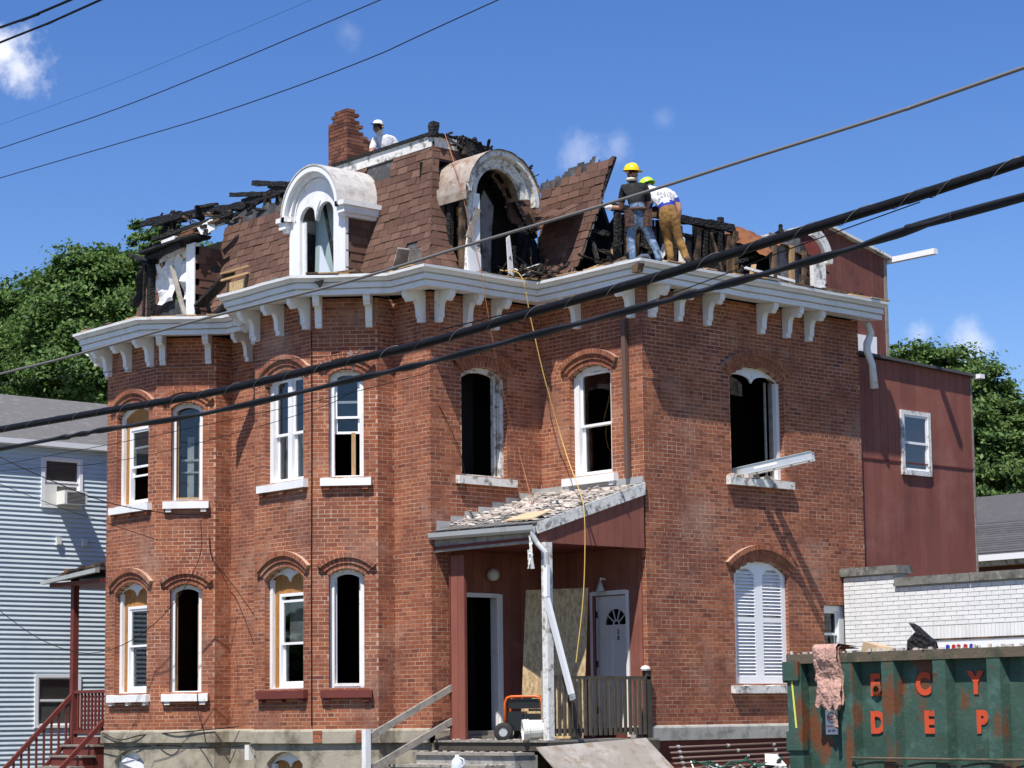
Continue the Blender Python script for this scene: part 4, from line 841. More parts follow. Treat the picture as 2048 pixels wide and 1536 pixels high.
for i in range(90):
    t = R(); x = -9.2+5.6*t; p = V3((x, U(-.5, .7), 8.97+U(0, .25)*R())) if R() < .4 else V3((x, .5+U(-.15, .25), 11.05+.2*R()+(.25*(-6-x)/3 if x < -6 else 0))); d = V3((U(-1, 1), U(-.4, .4), U(-.4, .4))).normalized()*U(.05, .3)
    b.mat(0 if R() < .75 else 1).beam(p-d, p+d, U(.02, .10), U(.01, .05), jit=.3, n=2)
b.build('burnt_scraps', ['char', 'scorched_wood', 'raw_wood', 'tyvek', 'rust'], house, kind='stuff')
for p, q, w, h in (((-4.75, .5, ZR-.0), (-5.75, .45, ZR+.20), .04, .11), ((-5.5, .5, ZR-.04), (-6.5, .45, ZR+.12), .04, .10), ((-8.3, .5, ZR+.10), (-9.7, .5, ZR+.14), .08, .12), ((-7.9, .3, ZR-.05), (-9.0, .42, ZR+.0), .16, .10), ((-8.55, .3, 10.55), (-8.45, .45, 11.4), .16, .16), ((-9.3, .3, 10.3), (-8.7, .2, 10.9), .35, .05), ((-9.7, .5, 9.9), (-9.1, .3, 10.6), .4, .05)):
    MB().beam(p, q, w, h, jit=.2, n=7).build('charred_timber', 'char', house)
# chimney
ch = MB(); q = at(694, 312, 'y', 1.55); cx, cy = q.x-.29, 1.55+.29
chm = MB().box(WORLD, cx-.279, cx+.279, cy-.279, cy+.279, ZR-.1, 12.42).build('chimney', 'mortar', house)
MB().box(WORLD, cx-.36, cx+.36, cy-.36, cy+.36, ZR-.05, ZR+.30).build('chimney_flashing', 'galvanised', chm)
rr_ = int((12.98-ZR-.3)/CH)
ucb = unit_box('chimney_brick', 'chimney_brick')
for i in range(rr_):
    z = ZR+.30+i*CH; t = i/rr_
    for f, (nx_, ny_) in ((Fr((cx-.29, cy-.29, 0), (1, 0, 0)), (0, 0)), (Fr((cx+.29, cy-.29, 0), (0, 1, 0)), (0, 0)), (Fr((cx+.29, cy+.29, 0), (-1, 0, 0)), (0, 0)), (Fr((cx-.29, cy+.29, 0), (0, -1, 0)), (0, 0))):
        for s in ([0, .195, .39] if i % 2 else [0, .0975, .29, .485]):
            e = min(.58, s+(.19 if (i % 2 or s in (.0975, .29)) else .093)); md = (s+e)/2; p = f.P(md, -.05, z)
            # the top has been knocked off towards the right
            lim = 12.98-1.1*max(0, (p.y-cy+.26))-1.3*max(0, cx-.02-p.x)-.3*max(0, p.x-cx-.1)+U(-.06, .06)
            if z > lim: continue
            inst('brick', ucb, frm(f, md+U(-.004, .004), -.05, z+CH/2, e-s-.008, .10+U(0, .008), CH-.010), chm)
for i in range(5): inst('brick', ucb, frm(Fr((cx-.05+U(-.15, .15), cy-.1+U(-.12, .1), 12.62+i*.066), (1, 0, 0)).rot(U(-.3, .3)), 0, 0, 0, .19, .09, .058), chm)
# ------------------------------------------------------------------ entry porch in the notch
FI, FJ = FRM['I'], FRM['J']
PF = 1.36                                           # porch floor
ubd = unit_box('board', 'red_siding')
def boards(fr, s0, s1, z0, z1, d, w, parent, m='red_siding', name='board', holes=(), ztop=None, th=.018, zbot=None):
    me = ubd if m == 'red_siding' else bpy.data.meshes.get('board_'+m) or unit_box('board_'+m, m)
    s = s0
    while s < s1-.02:
        e = min(s+w, s1); md = (s+e)/2; iv = [(zbot(md) if zbot else z0, ztop(md) if ztop else z1)]
        for h0, h1, q0, q1 in holes:
            if h0-.001 < md < h1: iv = [x for a, b in iv for x in ((a, min(b, q0)), (max(a, q1), b)) if x[1]-x[0] > .01]
        for a, b in iv: inst(name, me, frm(fr, md, d+U(-.001, .001), (a+b)/2, e-s-.007, th, b-a), parent)
        s = e
pw = MB().box(FI, .42, 2.40, -.06, .004, PF, 4.42).box(FJ, 0, 2.36, -.06, .004, PF, 4.42).build('porch_wall', 'maroon', house)
# the real openings: rebuild the backing around the doors
bpy.data.objects.remove(pw)
b = MB()
for fr, L, h0, h1, zt in ((FI, 2.40, .56, 1.40, 3.66), (FJ, 2.36, 1.21, 2.0, 3.66)):
    st = .42 if fr is FI else .0
    b.box(fr, st, h0, -.06, .004, PF-.1, 4.42).box(fr, h1, L, -.06, .004, PF-.1, 4.42).box(fr, h0, h1, -.06, .004, zt, 4.42).box(fr, h0, h1, -.06, .004, PF-.1, PF+.10)
pw = b.build('porch_wall', 'maroon', house)
boards(FI, .44, 2.40, PF, 4.40, .014, .205, pw, holes=[(.50, 1.46, 0, 3.72)]); boards(FJ, .02, 2.36, PF, 4.40, .014, .205, pw, holes=[(1.16, 2.06, 0, 3.72)])
wing = Fr((.13, .27, 0), (1, 0, 0)); ws = MB().box(wing, .01, .36, -.05, -.01, PF-.08, 4.30).build('wing_wall', 'maroon', house)
boards(wing, .03, .36, PF-.08, 4.30, .0, .165, ws); MB().box(wing, -.0, .03, -.06, .02, PF-.08, 4.30).build('corner_board', 'maroon', ws)
# doorway on the left, empty
for nm, q in (('door_frame', [(.50, .56), (1.40, 1.47)]),):
    df = MB().box(FI, .50, .56, -.12, .035, PF+.1, 3.72).box(FI, 1.40, 1.47, -.02, .04, PF+.1, 3.72).box(FI, 1.375, 1.40, -.16, .015, PF+.1, 3.66).box(FI, .56, 1.40, -.02, .035, 3.66, 3.73).build(nm, 'white_paint', house)
MB().box(FI, .50, 1.55, -.1, .10, PF, PF+.14).box(FI, .45, 1.9, 0, .22, PF-.02, PF+.06).build('door_step', 'grey_wood', house)
# white door with fanlight
dj = MB().box(FJ, 1.16, 1.21, -.14, .035, PF+.02, 3.72).box(FJ, 2.0, 2.06, -.10, .04, PF+.02, 3.72).box(FJ, 1.21, 2.0, -.1, .03, 3.66, 3.73).build('door_frame', 'white_paint', house)
fan = arc(1.66, 3.18, .27, -90, 90, 14)
panels = [[(1.36, 2.28), (1.36, 2.95), (1.58, 2.95), (1.58, 2.28)], [(1.70, 2.28), (1.70, 2.95), (1.90, 2.95), (1.90, 2.28)]]
door = MB().plate(FJ, [(1.215, PF+.05), (1.995, PF+.05), (1.995, 3.65), (1.215, 3.65)], [fan], -.12, -.075).build('door', 'door_white', house); door['label'] = 'white entry door with a half round fanlight'
for p in panels:
    (a, z0), (_, z1), (b2, _), _ = p; MB().box(FJ, a, b2, -.076, -.071, z0, z1).build('panel_edge', 'white_paint', door); MB().box(FJ, a+.02, b2-.02, -.073, -.066, z0+.02, z1-.02).build('panel', 'door_white', door)
MB().prism(FJ, fan, -.105, -.10).build('fanlight', 'glass', door); MB().prism(FJ, fan, -.14, -.135).build('fanlight_dark', 'room_dark', door)  # dark sheet stands in for the unlit room behind the pane
for t in (-52, -18, 18, 52): MB().beam(FJ.P(1.66+.07*math.sin(math.radians(t)), -.085, 3.18+.07*math.cos(math.radians(t))), FJ.P(1.66+.27*math.sin(math.radians(t)), -.085, 3.18+.27*math.cos(math.radians(t))), .014, .014).build('muntin', 'door_white', door)
MB().prism(FJ, ring(1.66, 3.18, .06, .075, -90, 90, 10), -.09, -.075).prism(FJ, ring(1.66, 3.17, .265, .295, -90, 90, 16), -.078, -.065).build('fanlight_rim', 'door_white', door)
text_mesh('number', '2', 'ink_dark', FJ, 1.72, -.064, 3.06, .10, door); text_mesh('number', '8', 'ink_dark', FJ, 1.72, -.064, 2.96, .10, door)
for z in (1.75, 2.5, 3.3): MB().tube([FJ.P(1.225, -.06, z), FJ.P(1.225, -.06, z+.11)], .014).build('hinge', 'plastic_black', door)
# lamps
l1 = MB().lathe(FI.P(1.20, .0, 4.03), FI.n, [(.0, .02), (.05, .02), (.055, .05), (.095, .08), (.105, .13), (.09, .19), (.04, .225), (0, .23)], 16).build('porch_lamp', 'lamp_glass', None, smooth=True); tag(l1, 'round white globe lamp beside the dark doorway', 'lamp')
l2 = thing('porch_lamp', FJ.P(1.52, .02, 3.85), 'small bell shaped lamp above the white door', 'lamp')
MB().tube([FJ.P(1.52, .02, 3.92), FJ.P(1.52, .12, 3.93), FJ.P(1.52, .13, 3.88)], .016).build('arm', 'plastic_white', l2); MB().lathe(FJ.P(1.52, .13, 3.72), (0, 0, 1), [(.075, 0), (.07, .02), (.04, .10), (.02, .15), (0, .16)], 14).build('shade', 'lamp_glass', l2, smooth=True)
# roof of the porch
ZH, ZL, YF = 5.40, 4.70, .06
roof = MB().hexa([(-.0, YF, ZL-.08), (2.50, YF, ZL-.13), (2.50, 2.40, ZH-.05), (.0, 2.40, ZH-.05), (0, YF, ZL), (2.50, YF, ZL-.05), (2.50, 2.40, ZH+.03), (0, 2.40, ZH+.03)]).build('porch_roof', 'grey_shingle', house)
def zroof(x, y): return ZL-.05*x/2.62+(ZH+.03-ZL)*(y-YF)/(2.40-YF)
rsh = unit_box('roof_shingle', 'grey_shingle'); i = 0; y = YF+.05
while y < 2.35:
    x = .02-(.15 if i % 2 else 0)
    while x < 2.48:
        x0, x1 = max(.02, x), min(2.48, x+.29)
        if x1-x0 > .05:
            u = V3((0, 2.54, ZH+.03-ZL)).normalized(); f = Fr((0, 0, 0), (1, 0, 0), V3((1, 0, 0)).cross(u), u); p = V3(((x0+x1)/2, y, zroof((x0+x1)/2, y)+.012)); inst('shingle', rsh, frm(Fr(p, f.t, f.n, f.u), 0, 0, 0, x1-x0-.006, .01, .17), roof)
        x += .297
    y += .145; i += 1
MB().box(WORLD, 0, 2.42, .05, 2.40, 4.40, 4.45).build('porch_ceiling', 'maroon', house)
MB().hexa([(2.505, YF-.02, ZL-.21), (2.53, YF-.02, ZL-.21), (2.53, 2.36, ZH-.18), (2.505, 2.36, ZH-.18), (2.505, YF-.02, ZL-.04), (2.53, YF-.02, ZL-.04), (2.53, 2.36, ZH+.02), (2.505, 2.36, ZH+.02)]).build('rake_board', 'old_white', house)
gb = Fr((2.475, 0, 0), (0, 1, 0)); gp = MB().hexa([(2.43, .08, 4.36), (2.465, .08, 4.36), (2.465, 2.38, 4.36), (2.43, 2.38, 4.36), (2.43, .08, ZL-.06), (2.465, .08, ZL-.06), (2.465, 2.38, ZH-.06), (2.43, 2.38, ZH-.06)]).build('gable_panel', 'maroon', house)
boards(gb, .09, 2.36, 4.36, 5, .0, .18, gp, ztop=lambda s: ZL-.08+(ZH-ZL)*(s+.0)/2.40)
MB().box(WORLD, .0, 2.46, .06, .14, 4.36, 4.58).build('porch_beam', 'grey_wood', house)
gut = MB(); gp_ = [(0, .0), (-.015, -.09), (-.085, -.10), (-.115, -.06), (-.12, .01), (-.112, .01), (-.105, -.055), (-.08, -.09), (-.02, -.08), (-.008, 0)]
for x0, x1 in ((-.02, 2.50),):
    n = len(gp_); v0 = [(x0, YF+a, ZL-.045+b) for a, b in gp_]; v1 = [(x1, YF+a, ZL-.09+b) for a, b in gp_]; gut.add(v0+v1, [(i, (i+1) % n, n+(i+1) % n, n+i) for i in range(n)]+[tuple(range(n)), tuple(range(n, 2*n))])
gut.build('gutter', 'galvanised', house)
for i in range(17):                                  # stepped flashing on the brick
    y = YF+.05+i*.148; z = zroof(0, y); 
    if i % 2 == 0: MB().box(WORLD, .002, .012, y, y+.32, z-.05, z+.16).build('step_flashing', 'galvanised', roof)
MB().box(FJ, 0, 2.44, .002, .03, ZH+.0, ZH+.13).build('wall_flashing', 'galvanised', roof)
b = MB()                                             # fallen plaster and laths on the porch roof
for i in range(900):
    x, y = U(.05, 2.46), YF+.08+2.2*R()**.75
    if R() < .35 and y < .5: continue
    h = zroof(x, y)+.02; s = U(.015, .065)*(1.5 if R() < .10 else 1); f = Fr((x, y, h), (1, 0, 0)).rot(U(0, 6.3)); a = U(-.3, .3)
    f = Fr(f.o, f.t, f.n, (V3((0, -.3, 1))+V3((U(-.4, .4), U(-.4, .4), 0))).normalized()); k = U(.5, 1.1)
    b.hexa([f.P(*p) for p in ((-s, -s*k, 0), (s*U(.7, 1.2), -s*k, 0), (s, s*k*U(.6, 1.2), 0), (-s*U(.6, 1.2), s*k, 0), (-s*.8, -s*k*.7, s*.5), (s*.6, -s*k*.8, s*.45), (s*.8, s*k*.6, s*.5), (-s*.6, s*k*.8, s*.55))])
for i in range(90):
    x, y = U(.1, 2.5), U(.3, 2.2); p = V3((x, y, zroof(x, y)+.05)); d = V3((U(-1, 1), U(-.5, .5), U(-.1, .1))).normalized()*U(.06, .22); b.beam(p-d, p+d, .035, .012)
o = b.build('plaster_debris', 'debris_plaster', None); tag(o, 'pale heap of broken plaster and lath covering the porch roof', 'debris', kind='stuff')
MB().hexa([(1.5, .25, zroof(1.5, .25)+.03), (2.3, .12, zroof(2.3, .12)+.05), (2.42, .42, zroof(2.4, .42)+.10), (1.65, .6, zroof(1.65, .6)+.05), (1.5, .25, zroof(1.5, .25)+.05), (2.3, .12, zroof(2.3, .12)+.07), (2.42, .42, zroof(2.4, .42)+.12), (1.65, .6, zroof(1.65, .6)+.07)]).build('fallen_panel', 'card', None)
tag(bpy.data.objects['fallen_panel'], 'tan board lying on the porch roof near its gutter corner', 'board')
# post, downspouts
PX, PYY = 2.54, .20
po = MB().box(Fr((PX, PYY, 0), (1, 0, 0)), -.06, .06, -.06, .06, PF-.1, 4.36).build('porch_post', 'old_white', house)
MB().box(Fr((PX-.085, PYY, 0), (1, 0, 0)), -.03, .03, -.05, .05, PF+.3, PF+1.05).build('post_splice', 'grey_wood', po)
MB().tube([(2.46, YF-.06, 4.60), (2.46, YF-.07, 4.46), (2.52, YF-.03, 4.34), (2.68, YF+.0, 4.18), (2.69, YF, 3.98)], .042, 8).build('downspout_elbow', 'galvanised', house)
MB().beam((2.69, YF, 4.0), (2.68, YF, 3.52), .085, .06, up=(0, 1, 0)).build('downspout', 'clean_white', house)
MB().beam((2.68, YF, 3.50), (2.90, YF+.28, 2.05), .085, .06, up=(0, 1, 0)).build('downspout', 'clean_white', house)
MB().beam((2.90, YF+.28, 2.06), (2.91, YF+.30, 1.97), .10, .07, up=(0, 1, 0), jit=.2, n=2).build('crushed_end', 'galvanised', house)
b = MB()
for i in range(24):
    t = i/24; p = V3((2.40+U(-.03, .03)-.02*t, YF-.06, 4.42-.42*t)); d = V3((U(-.4, .4), U(-.3, .3), -1)).normalized()*U(.04, .09); b.beam(p-d, p+d, U(.03, .07)*(.5+t), .012)
rg = b.build('torn_rag', 'paper', None); tag(rg, 'torn pale rag hanging from the porch gutter corner', 'rag')
MB().beam(FJ.P(2.13, .055, ZH+.12), FJ.P(2.10, .055, 8.12), .085, .07, up=(0, 1, 0)).build('downspout', 'brown_metal', house)
# floor, steps and rails
fl = MB().box(WORLD, .03, 2.70, YF-.02, 2.40, PF-.16, PF-.03).build('porch_floor', 'deck_wood', house)
for i in range(18): MB().box(WORLD, .02+i*.149, .02+i*.149+.143, YF-.05, 2.40, PF-.03, PF+U(-.002, .002)).build('plank', 'grey_wood', fl)
st = MB().box(WORLD, .10, 2.45, -.42, YF-.02, .0, PF-.22).box(WORLD, -.10, 2.2, -.78, -.42, .0, PF-.40).box(WORLD, -.15, 2.1, -1.12, -.78, 0, PF-.58).box(WORLD, -.2, 2.1, -1.46, -1.12, 0, PF-.76).build('entry_steps', 'concrete', house)
for i, (x0, x1, y0, z) in enumerate(((.08, 2.47, -.46, PF-.19), (-.14, 2.25, -.82, PF-.37), (-.2, 2.15, -1.16, PF-.55), (-.25, 2.15, -1.5, PF-.73))): MB().box(WORLD, x0, x1, y0, y0+.42, z-.03, z+.012).build('tread', 'grey_wood', st)
for zz, z1 in ((2.25, 1.42), (1.72, .92)): MB().beam((.16, .40, zz), (.05, -1.38, z1-.02), .045, .10).build('handrail', 'grey_wood', house)
MB().box(WORLD, .0, .10, -1.42, -1.32, 0, 1.55).build('newel_post', 'white_paint', house)
rl = MB().box(WORLD, 2.47, 2.56, .22, 2.36, 2.28, 2.33).build('porch_railing', 'deck_wood', house)
MB().box(WORLD, 2.485, 2.545, .22, 2.36, 1.46, 1.53).build('bottom_rail', 'deck_wood', rl)
MB().box(WORLD, 2.46, 2.56, 2.28, 2.38, PF, 2.42).build('end_post', 'deck_wood', rl)
for i in range(19): MB().box(WORLD, 2.545, 2.58, .27+i*.107, .27+i*.107+.045, 1.42, 2.30).build('picket', 'deck_wood', rl)
MB().lathe((2.51, 2.30, 2.42), (0, 0, 1), [(.0, 0), (.07, 0), (.08, .03), (.05, .07), (0, .08)], 10).build('cap', 'paper', rl)
# ------------------------------------------------------------------ things on and by the porch
osb = MB(); A = at(1040, 1440, 'y', .86); B_ = at(1166, 1440, 'y', 1.28); A.z = B_.z = PF+.01; f = Fr(A, B_-A); f = Fr(f.o, f.t, f.n, (V3((0, 0, 1))+V3((-.30, .66, 0))*.17).normalized())
osb.box(f, 0, min(1.22, (B_-A).length), -.012, 0, 0, 2.38); o = osb.build('chipboard_sheet', 'osb', None); tag(o, 'large chipboard sheet leaning upright in the porch corner', 'board')
rp = MB(); A = at(1072, 1497, 'x', 2.95); B_ = at(1292, 1478, 'x', 2.95); dn = V3((1.35, -.10, -.95))
rp.hexa([A, A+dn, B_+dn, B_, A+V3((0, 0, .02)), A+dn+V3((0, 0, .02)), B_+dn+V3((0, 0, .02)), B_+V3((0, 0, .02))]); o = rp.build('ramp_sheet', 'dirty_ply', None); tag(o, 'dirty grey panel sloping down beside the porch railing', 'board')
# generator
g0 = V3((1.55, .62, PF)); gen = thing('generator', g0, 'portable generator with an orange tube frame on the porch', 'generator'); gf = Fr(g0, (.80, .60, 0)); _P = gf.P; gf.P = lambda s, d, z: _P(s*.86, d*.86, z*.88)
tb = MB()
for d in (-.24, .24): tb.tube([gf.P(*p) for p in ((-.34, d, .10), (-.34, d, .66), (-.30, d, .74), (-.22, d, .76), (.22, d, .76), (.30, d, .74), (.34, d, .66), (.34, d, .08))], .022, 8)
for s, z in ((-.34, .16), (.34, .10), (-.22, .76), (.22, .76)): tb.tube([gf.P(s, -.24, z), gf.P(s, .24, z)], .018, 8)
tb.build('frame', 'gen_orange', gen, smooth=True)
MB().box(gf, -.29, .29, -.21, .21, .55, .68).box(gf, -.26, .26, -.18, .18, .68, .72).build('fuel_tank', 'plastic_black', gen); MB().box(gf, -.06, .10, -.05, .05, .72, .745).build('filler_cap', 'plastic_black', gen)
MB().box(gf, -.30, -.02, -.20, .20, .16, .50).build('engine', 'plastic_black', gen); MB().box(gf, .02, .30, -.19, .19, .18, .46).build('alternator', 'plastic_black', gen)
MB().box(gf, -.08, .02, -.21, .10, .30, .44).build('engine_block', 'galvanised', gen); MB().box(gf, .0, .28, -.215, -.205, .50, .545).build('control_panel', 'paper', gen)
wh = MB().lathe(gf.P(-.36, -.30, .14), gf.n, [(.07, -.04), (.13, -.045), (.15, -.02), (.15, .02), (.13, .045), (.07, .04)], 18).build('wheel', 'tyre', gen, smooth=True); MB().lathe(gf.P(-.36, -.30, .14), gf.n, [(0, -.03), (.07, -.03), (.07, .03), (0, .03)], 14).build('rim', 'galvanised', wh)
wh = MB().lathe(gf.P(-.36, .30, .14), gf.n, [(.07, -.04), (.13, -.045), (.15, -.02), (.15, .02), (.13, .045), (.07, .04)], 18).build('wheel', 'tyre', gen, smooth=True); MB().lathe(gf.P(-.36, .30, .14), gf.n, [(0, -.03), (.07, -.03), (.07, .03), (0, .03)], 14).build('rim', 'galvanised', wh)
# bucket on its side, plastic jug
bk = thing('bucket', (2.35, .05, PF), 'white plastic bucket lying on its side beside the generator', 'bucket'); ax = V3((.55, .80, .05))
ba = V3((2.18, -.02, PF+.155))
MB().lathe(ba, ax, [(.150, 0), (.158, .0), (.160, .04), (.150, .045), (.155, .10), (.148, .11), (.135, .36), (0, .36), (0, .35), (.128, .345), (.145, .02), (.150, 0)], 24).build('shell', 'plastic_white', bk, smooth=False)
for hh in (.05, .09): MB().lathe(ba+ax*hh, ax, [(.150, -.008), (.163, -.008), (.163, .008), (.150, .008)], 24).build('rim_ring', 'plastic_white', bk)
jg = thing('plastic_jug', (1.75, -1.0, PF-.54), 'translucent plastic jug standing on the entry steps', 'jug'); jc = V3((1.78, -.98, PF-.54))
MB().lathe(jc, (0, 0, 1), [(0, 0), (.085, 0), (.095, .02), (.095, .20), (.08, .26), (.035, .31), (.03, .34), (0, .345)], 16).build('body', 'plastic_clear', jg, smooth=True); MB().tube([jc+V3((.09, .02, .16)), jc+V3((.13, .03, .2)), jc+V3((.12, .03, .27)), jc+V3((.05, .01, .30))], .014).build('handle', 'plastic_clear', jg)
b = MB()
for i in range(130):
    x, y = U(.1, 2.6), U(-1.2, .9); z = PF+.004 if y > YF-.04 else (PF-.175 if y > -.46 else (PF-.355 if y > -.82 else PF-.535)); s = U(.01, .04); b.box(Fr((x, y, z), (1, 0, 0)).rot(U(0, 3)), -s, s, -s*.7, s*.7, 0, s*.5)
o = b.build('floor_crumbs', 'debris_plaster', None); tag(o, 'scattered plaster crumbs on the porch floor and steps', 'debris', kind='stuff')
# ladder poking out of the window
lf = Fr(k_.P(2.50, -.08, S2+.13), (k_.t*.46+k_.n*.80+V3((0, 0, .16)))); t = lf.t; nn = t.cross(V3((0, 0, 1))).normalized(); uu = nn.cross(t)
lf = Fr(lf.o, t, nn, uu); ld = thing('ladder', lf.o, 'aluminium ladder sticking out of the burnt right-hand window', 'ladder')
for d in (-.11, .11):
    ra = MB().box(lf, -.9, 1.15, d-.012, d+.012, -.065, .065).box(lf, -.9, 1.15, d-.03, d+.03, .065, .075).box(lf, -.9, 1.15, d-.03, d+.03, -.075, -.065).build('rail', 'aluminium', ld)
    MB().box(lf, .15, .55, d-.014 if d < 0 else d-.013, d+.014, -.02, .02).build('label_strip', 'paper', ra)
for i in range(7): MB().tube([lf.P(-.75+i*.3, -.11, 0), lf.P(-.75+i*.3, .11, 0)], .02, 8).build('rung', 'aluminium', ld)
# pipes and clutter against the right wall
for i in range(5):
    z = 1.22-i*.085; b = MB().tube([(2.56+.03*i, 2.75, z-.02), (2.56+.03*i, 6.6-.55*max(0, i-1), z+.02)]+([(2.75+.03*i, 6.9-.55*(i-1), z-.14)] if i > 1 else []), .022, 8); pp = b.build('pipe', 'brown_metal', None, smooth=True)
    tag(pp, ['uppermost brown pipe under the concrete band of the right wall', 'second brown pipe down under the concrete band', 'third brown pipe down, bent at its far end', 'fourth brown pipe down, bent at its far end', 'lowest brown pipe along the right wall'][i], 'pipe', 'brown pipes along the right wall')
    for y in (2.95, 4.1+.2*i, 5.2): MB().tube([(2.56+.03*i, y-.025, z-.01), (2.56+.03*i, y+.025, z-.01)], .03, 8).build('coupling', 'galvanised', pp)
b = MB()
for i in range(110):
    y = U(2.9, 6.8); p = V3((2.85+U(-.15, .25), y, .80+U(-.12, .08))); d = V3((U(-.4, .4), U(-1, 1), U(-.4, .4))).normalized()*U(.05, .2); b.mat(random.choice((0, 0, 1, 2))).tube([p-d, p+V3((0, 0, U(-.03, .03))), p+d], U(.012, .03), 6)
o = b.build('scrap_pipes', ['galvanised', 'brown_metal', 'plastic_black'], None); tag(o, 'tangle of old grey scrap pipes piled by the right wall', 'scrap', kind='stuff')
for j in range(2):
    o = MB().tube([(2.95+.03*j, 2.85+i*.14, .93+.05*math.sin(i*.9+j)+.03*math.cos(i*2.1)) for i in range(16)], .014, 6).build('garden_hose', 'hose_green', None); tag(o, ('green hose draped over the scrap pipes', 'second green hose strand below the first over scrap')[j], 'hose', 'green hoses')
o = MB().hexa([(3.0, 4.5, .90), (3.05, 4.95, .86), (3.02, 5.0, .88), (2.97, 4.55, .92), (2.9, 4.62, 1.06), (2.95, 4.85, 1.05), (2.93, 4.86, 1.06), (2.88, 4.63, 1.07)]).build('paper_scrap', 'paper', None); tag(o, 'white sheet of paper lying on the scrap pipes', 'paper')
# loose things on the front roof edge
def thing_beam(name, pts, w, h, m, label, cat, jit=.08, n=5):
    o = MB().beam(*pts, w, h, jit=jit, n=n).build(name, m, None); return tag(o, label, cat)
thing_beam('burnt_board', ((-4.9, -1.25, 8.98), (-4.3, -1.0, 9.5)), .30, .05, 'char', 'curled black board standing on the cornice left of the dormer', 'board', .15)
ch_ = thing('broken_crate', (-3.9, -1.2, 8.95), 'small broken wooden crate on the cornice beside the dormer', 'crate')
cf = Fr((-3.95, -1.15, 8.96), (1, 0, 0))
for s in (-.28, .28): MB().beam(cf.P(s, 0, 0), cf.P(s+.03, -.05, .42), .05, .05, up=(0, 1, 0)).build('upright', 'scorched_wood', ch_)
for z in (.40, .52): MB().beam(cf.P(-.42, 0, z), cf.P(.36, -.05, z+.02), .05, .035).build('crosspiece', 'raw_wood', ch_)
MB().box(cf, -.20, .24, -.04, -.02, .02, .33).build('panel', 'osb', ch_)
thing_beam('broken_plank', ((-2.35, -1.35, 8.99), (-.9, -.75, 9.02)), .22, .035, 'scorched_wood', 'dark splintered plank lying along the bay cornice under the dormer', 'plank')
thing_beam('weathered_plank', ((-.55, -.25, 8.96), (-.25, -.32, 9.35)), .24, .03, 'grey_wood', 'weathered grey plank propped at the main roof corner, left one', 'plank')
thing_beam('weathered_plank', ((-.15, -.22, 8.96), (.02, -.30, 9.30)), .22, .03, 'grey_wood', 'weathered grey plank propped at the main roof corner, right one', 'plank')
thing_beam('charred_plank', ((-9.2, -.9, 8.98), (-6.9, -.75, 9.05)), .30, .05, 'char', 'long charred plank lying on the left bay cornice', 'plank', .15, 9)
thing_beam('charred_plank', ((-5.9, -.35, 8.97), (-5.3, -.2, 9.35)), .25, .05, 'char', 'charred plank leaning in the gap between the two bays', 'plank', .15)
thing_beam('charred_plank', ((1.0, 2.2, 8.98), (2.1, 2.15, 9.02)), .22, .04, 'scorched_wood', 'brown scorched plank on the cornice below the roof fragment', 'plank')
o = heap('insulation_clump', 'tan_batt', 1.45, 1.95, 2.0, 2.3, lambda u, v: 8.96+.10*math.sin(u*3.1)*math.sin(v*3.1), None, 8, 8, .05, 8); tag(o, 'yellowish clump of insulation on the cornice near the workers', 'insulation')
# downspout at the right end of the house
o = MB().tube([(2.66, 7.85, 8.60), (2.66, 7.95, 8.42), (2.64, 7.86, 8.22), (2.66, 7.82, 8.10), (2.68, 7.93, 7.85), (2.68, 7.97, 7.42)], [.06, .06, .07, .065, .06, .075], 10).build('downspout', 'tyvek', house, smooth=True)
# ------------------------------------------------------------------ red annex, rear tower, white brick shop
an = thing('siding_annex', (1, 9.5, 0), 'two storey red board annex behind the brick house', 'building')
XA = 2.38; fa = Fr((XA, 7.83, 0), (0, 1, 0)); LA = 3.32
core = MB().hexa([(-1, 7.84, 0), (XA-.02, 7.84, 0), (XA-.02, 11.14, 0), (-1, 11.14, 0), (-1, 7.84, 8.05), (XA-.02, 7.84, 8.05), (XA-.02, 11.14, 7.95), (-1, 11.14, 7.95)]).build('wall', 'maroon', an)
hz = [(1.17, 2.02, 5.98, 7.16)]
boards(fa, .0, LA, 6.22, 8.02, .012, .205, core, m='red_siding', holes=hz, th=.022); boards(fa, .0, LA, 3.0, 6.20, .004, .205, core, m='red_siding', holes=hz, th=.022)
MB().box(fa, .0, LA, .0, .03, 6.195, 6.215).build('seam_strip', 'maroon', core)
MB().box(fa, -.03, .05, .0, .03, 3.0, 8.05).build('corner_trim', 'grey_wood', core); MB().box(fa, LA-.03, LA+.02, -.03, .03, 3.0, 7.98).build('corner_trim', 'grey_wood', core)
MB().hexa([(-1.2, 7.84, 8.06), (XA+.12, 7.84, 8.06), (XA+.12, 11.3, 7.95), (-1.2, 11.3, 7.95), (-1.2, 7.84, 8.11), (XA+.12, 7.84, 8.11), (XA+.12, 11.3, 8.0), (-1.2, 11.3, 8.0)]).build('roof', 'dark_shingle', an)
MB().box(WORLD, XA+.0, XA+.22, 11.18, 11.32, 7.92, 8.0).build('gutter_end', 'clean_white', an)
aw = MB().box(fa, 1.17, 1.25, .0, .06, 5.98, 7.16).box(fa, 1.94, 2.02, .0, .06, 5.98, 7.16).box(fa, 1.25, 1.94, .0, .055, 7.08, 7.16).box(fa, 1.25, 1.94, .0, .07, 5.98, 6.07).build('window', 'old_white', an)
sash(fa, 1.25, 1.94, 6.55, 7.08, .04, parent=aw, m='clean_white', pane='glass_dusty'); sash(fa, 1.25, 1.94, 6.07, 6.6, .02, parent=aw, m='clean_white', pane='glass_dusty')
MB().prism(fa, [(1.45, 6.1), (1.85, 6.1), (1.80, 6.5), (1.70, 6.52)], -.05, -.06).build('curtain', 'tyvek', aw)
tw = thing('rear_tower', (1, 8, 8), 'tall faded red board tower rising behind the right end of the roof', 'building')
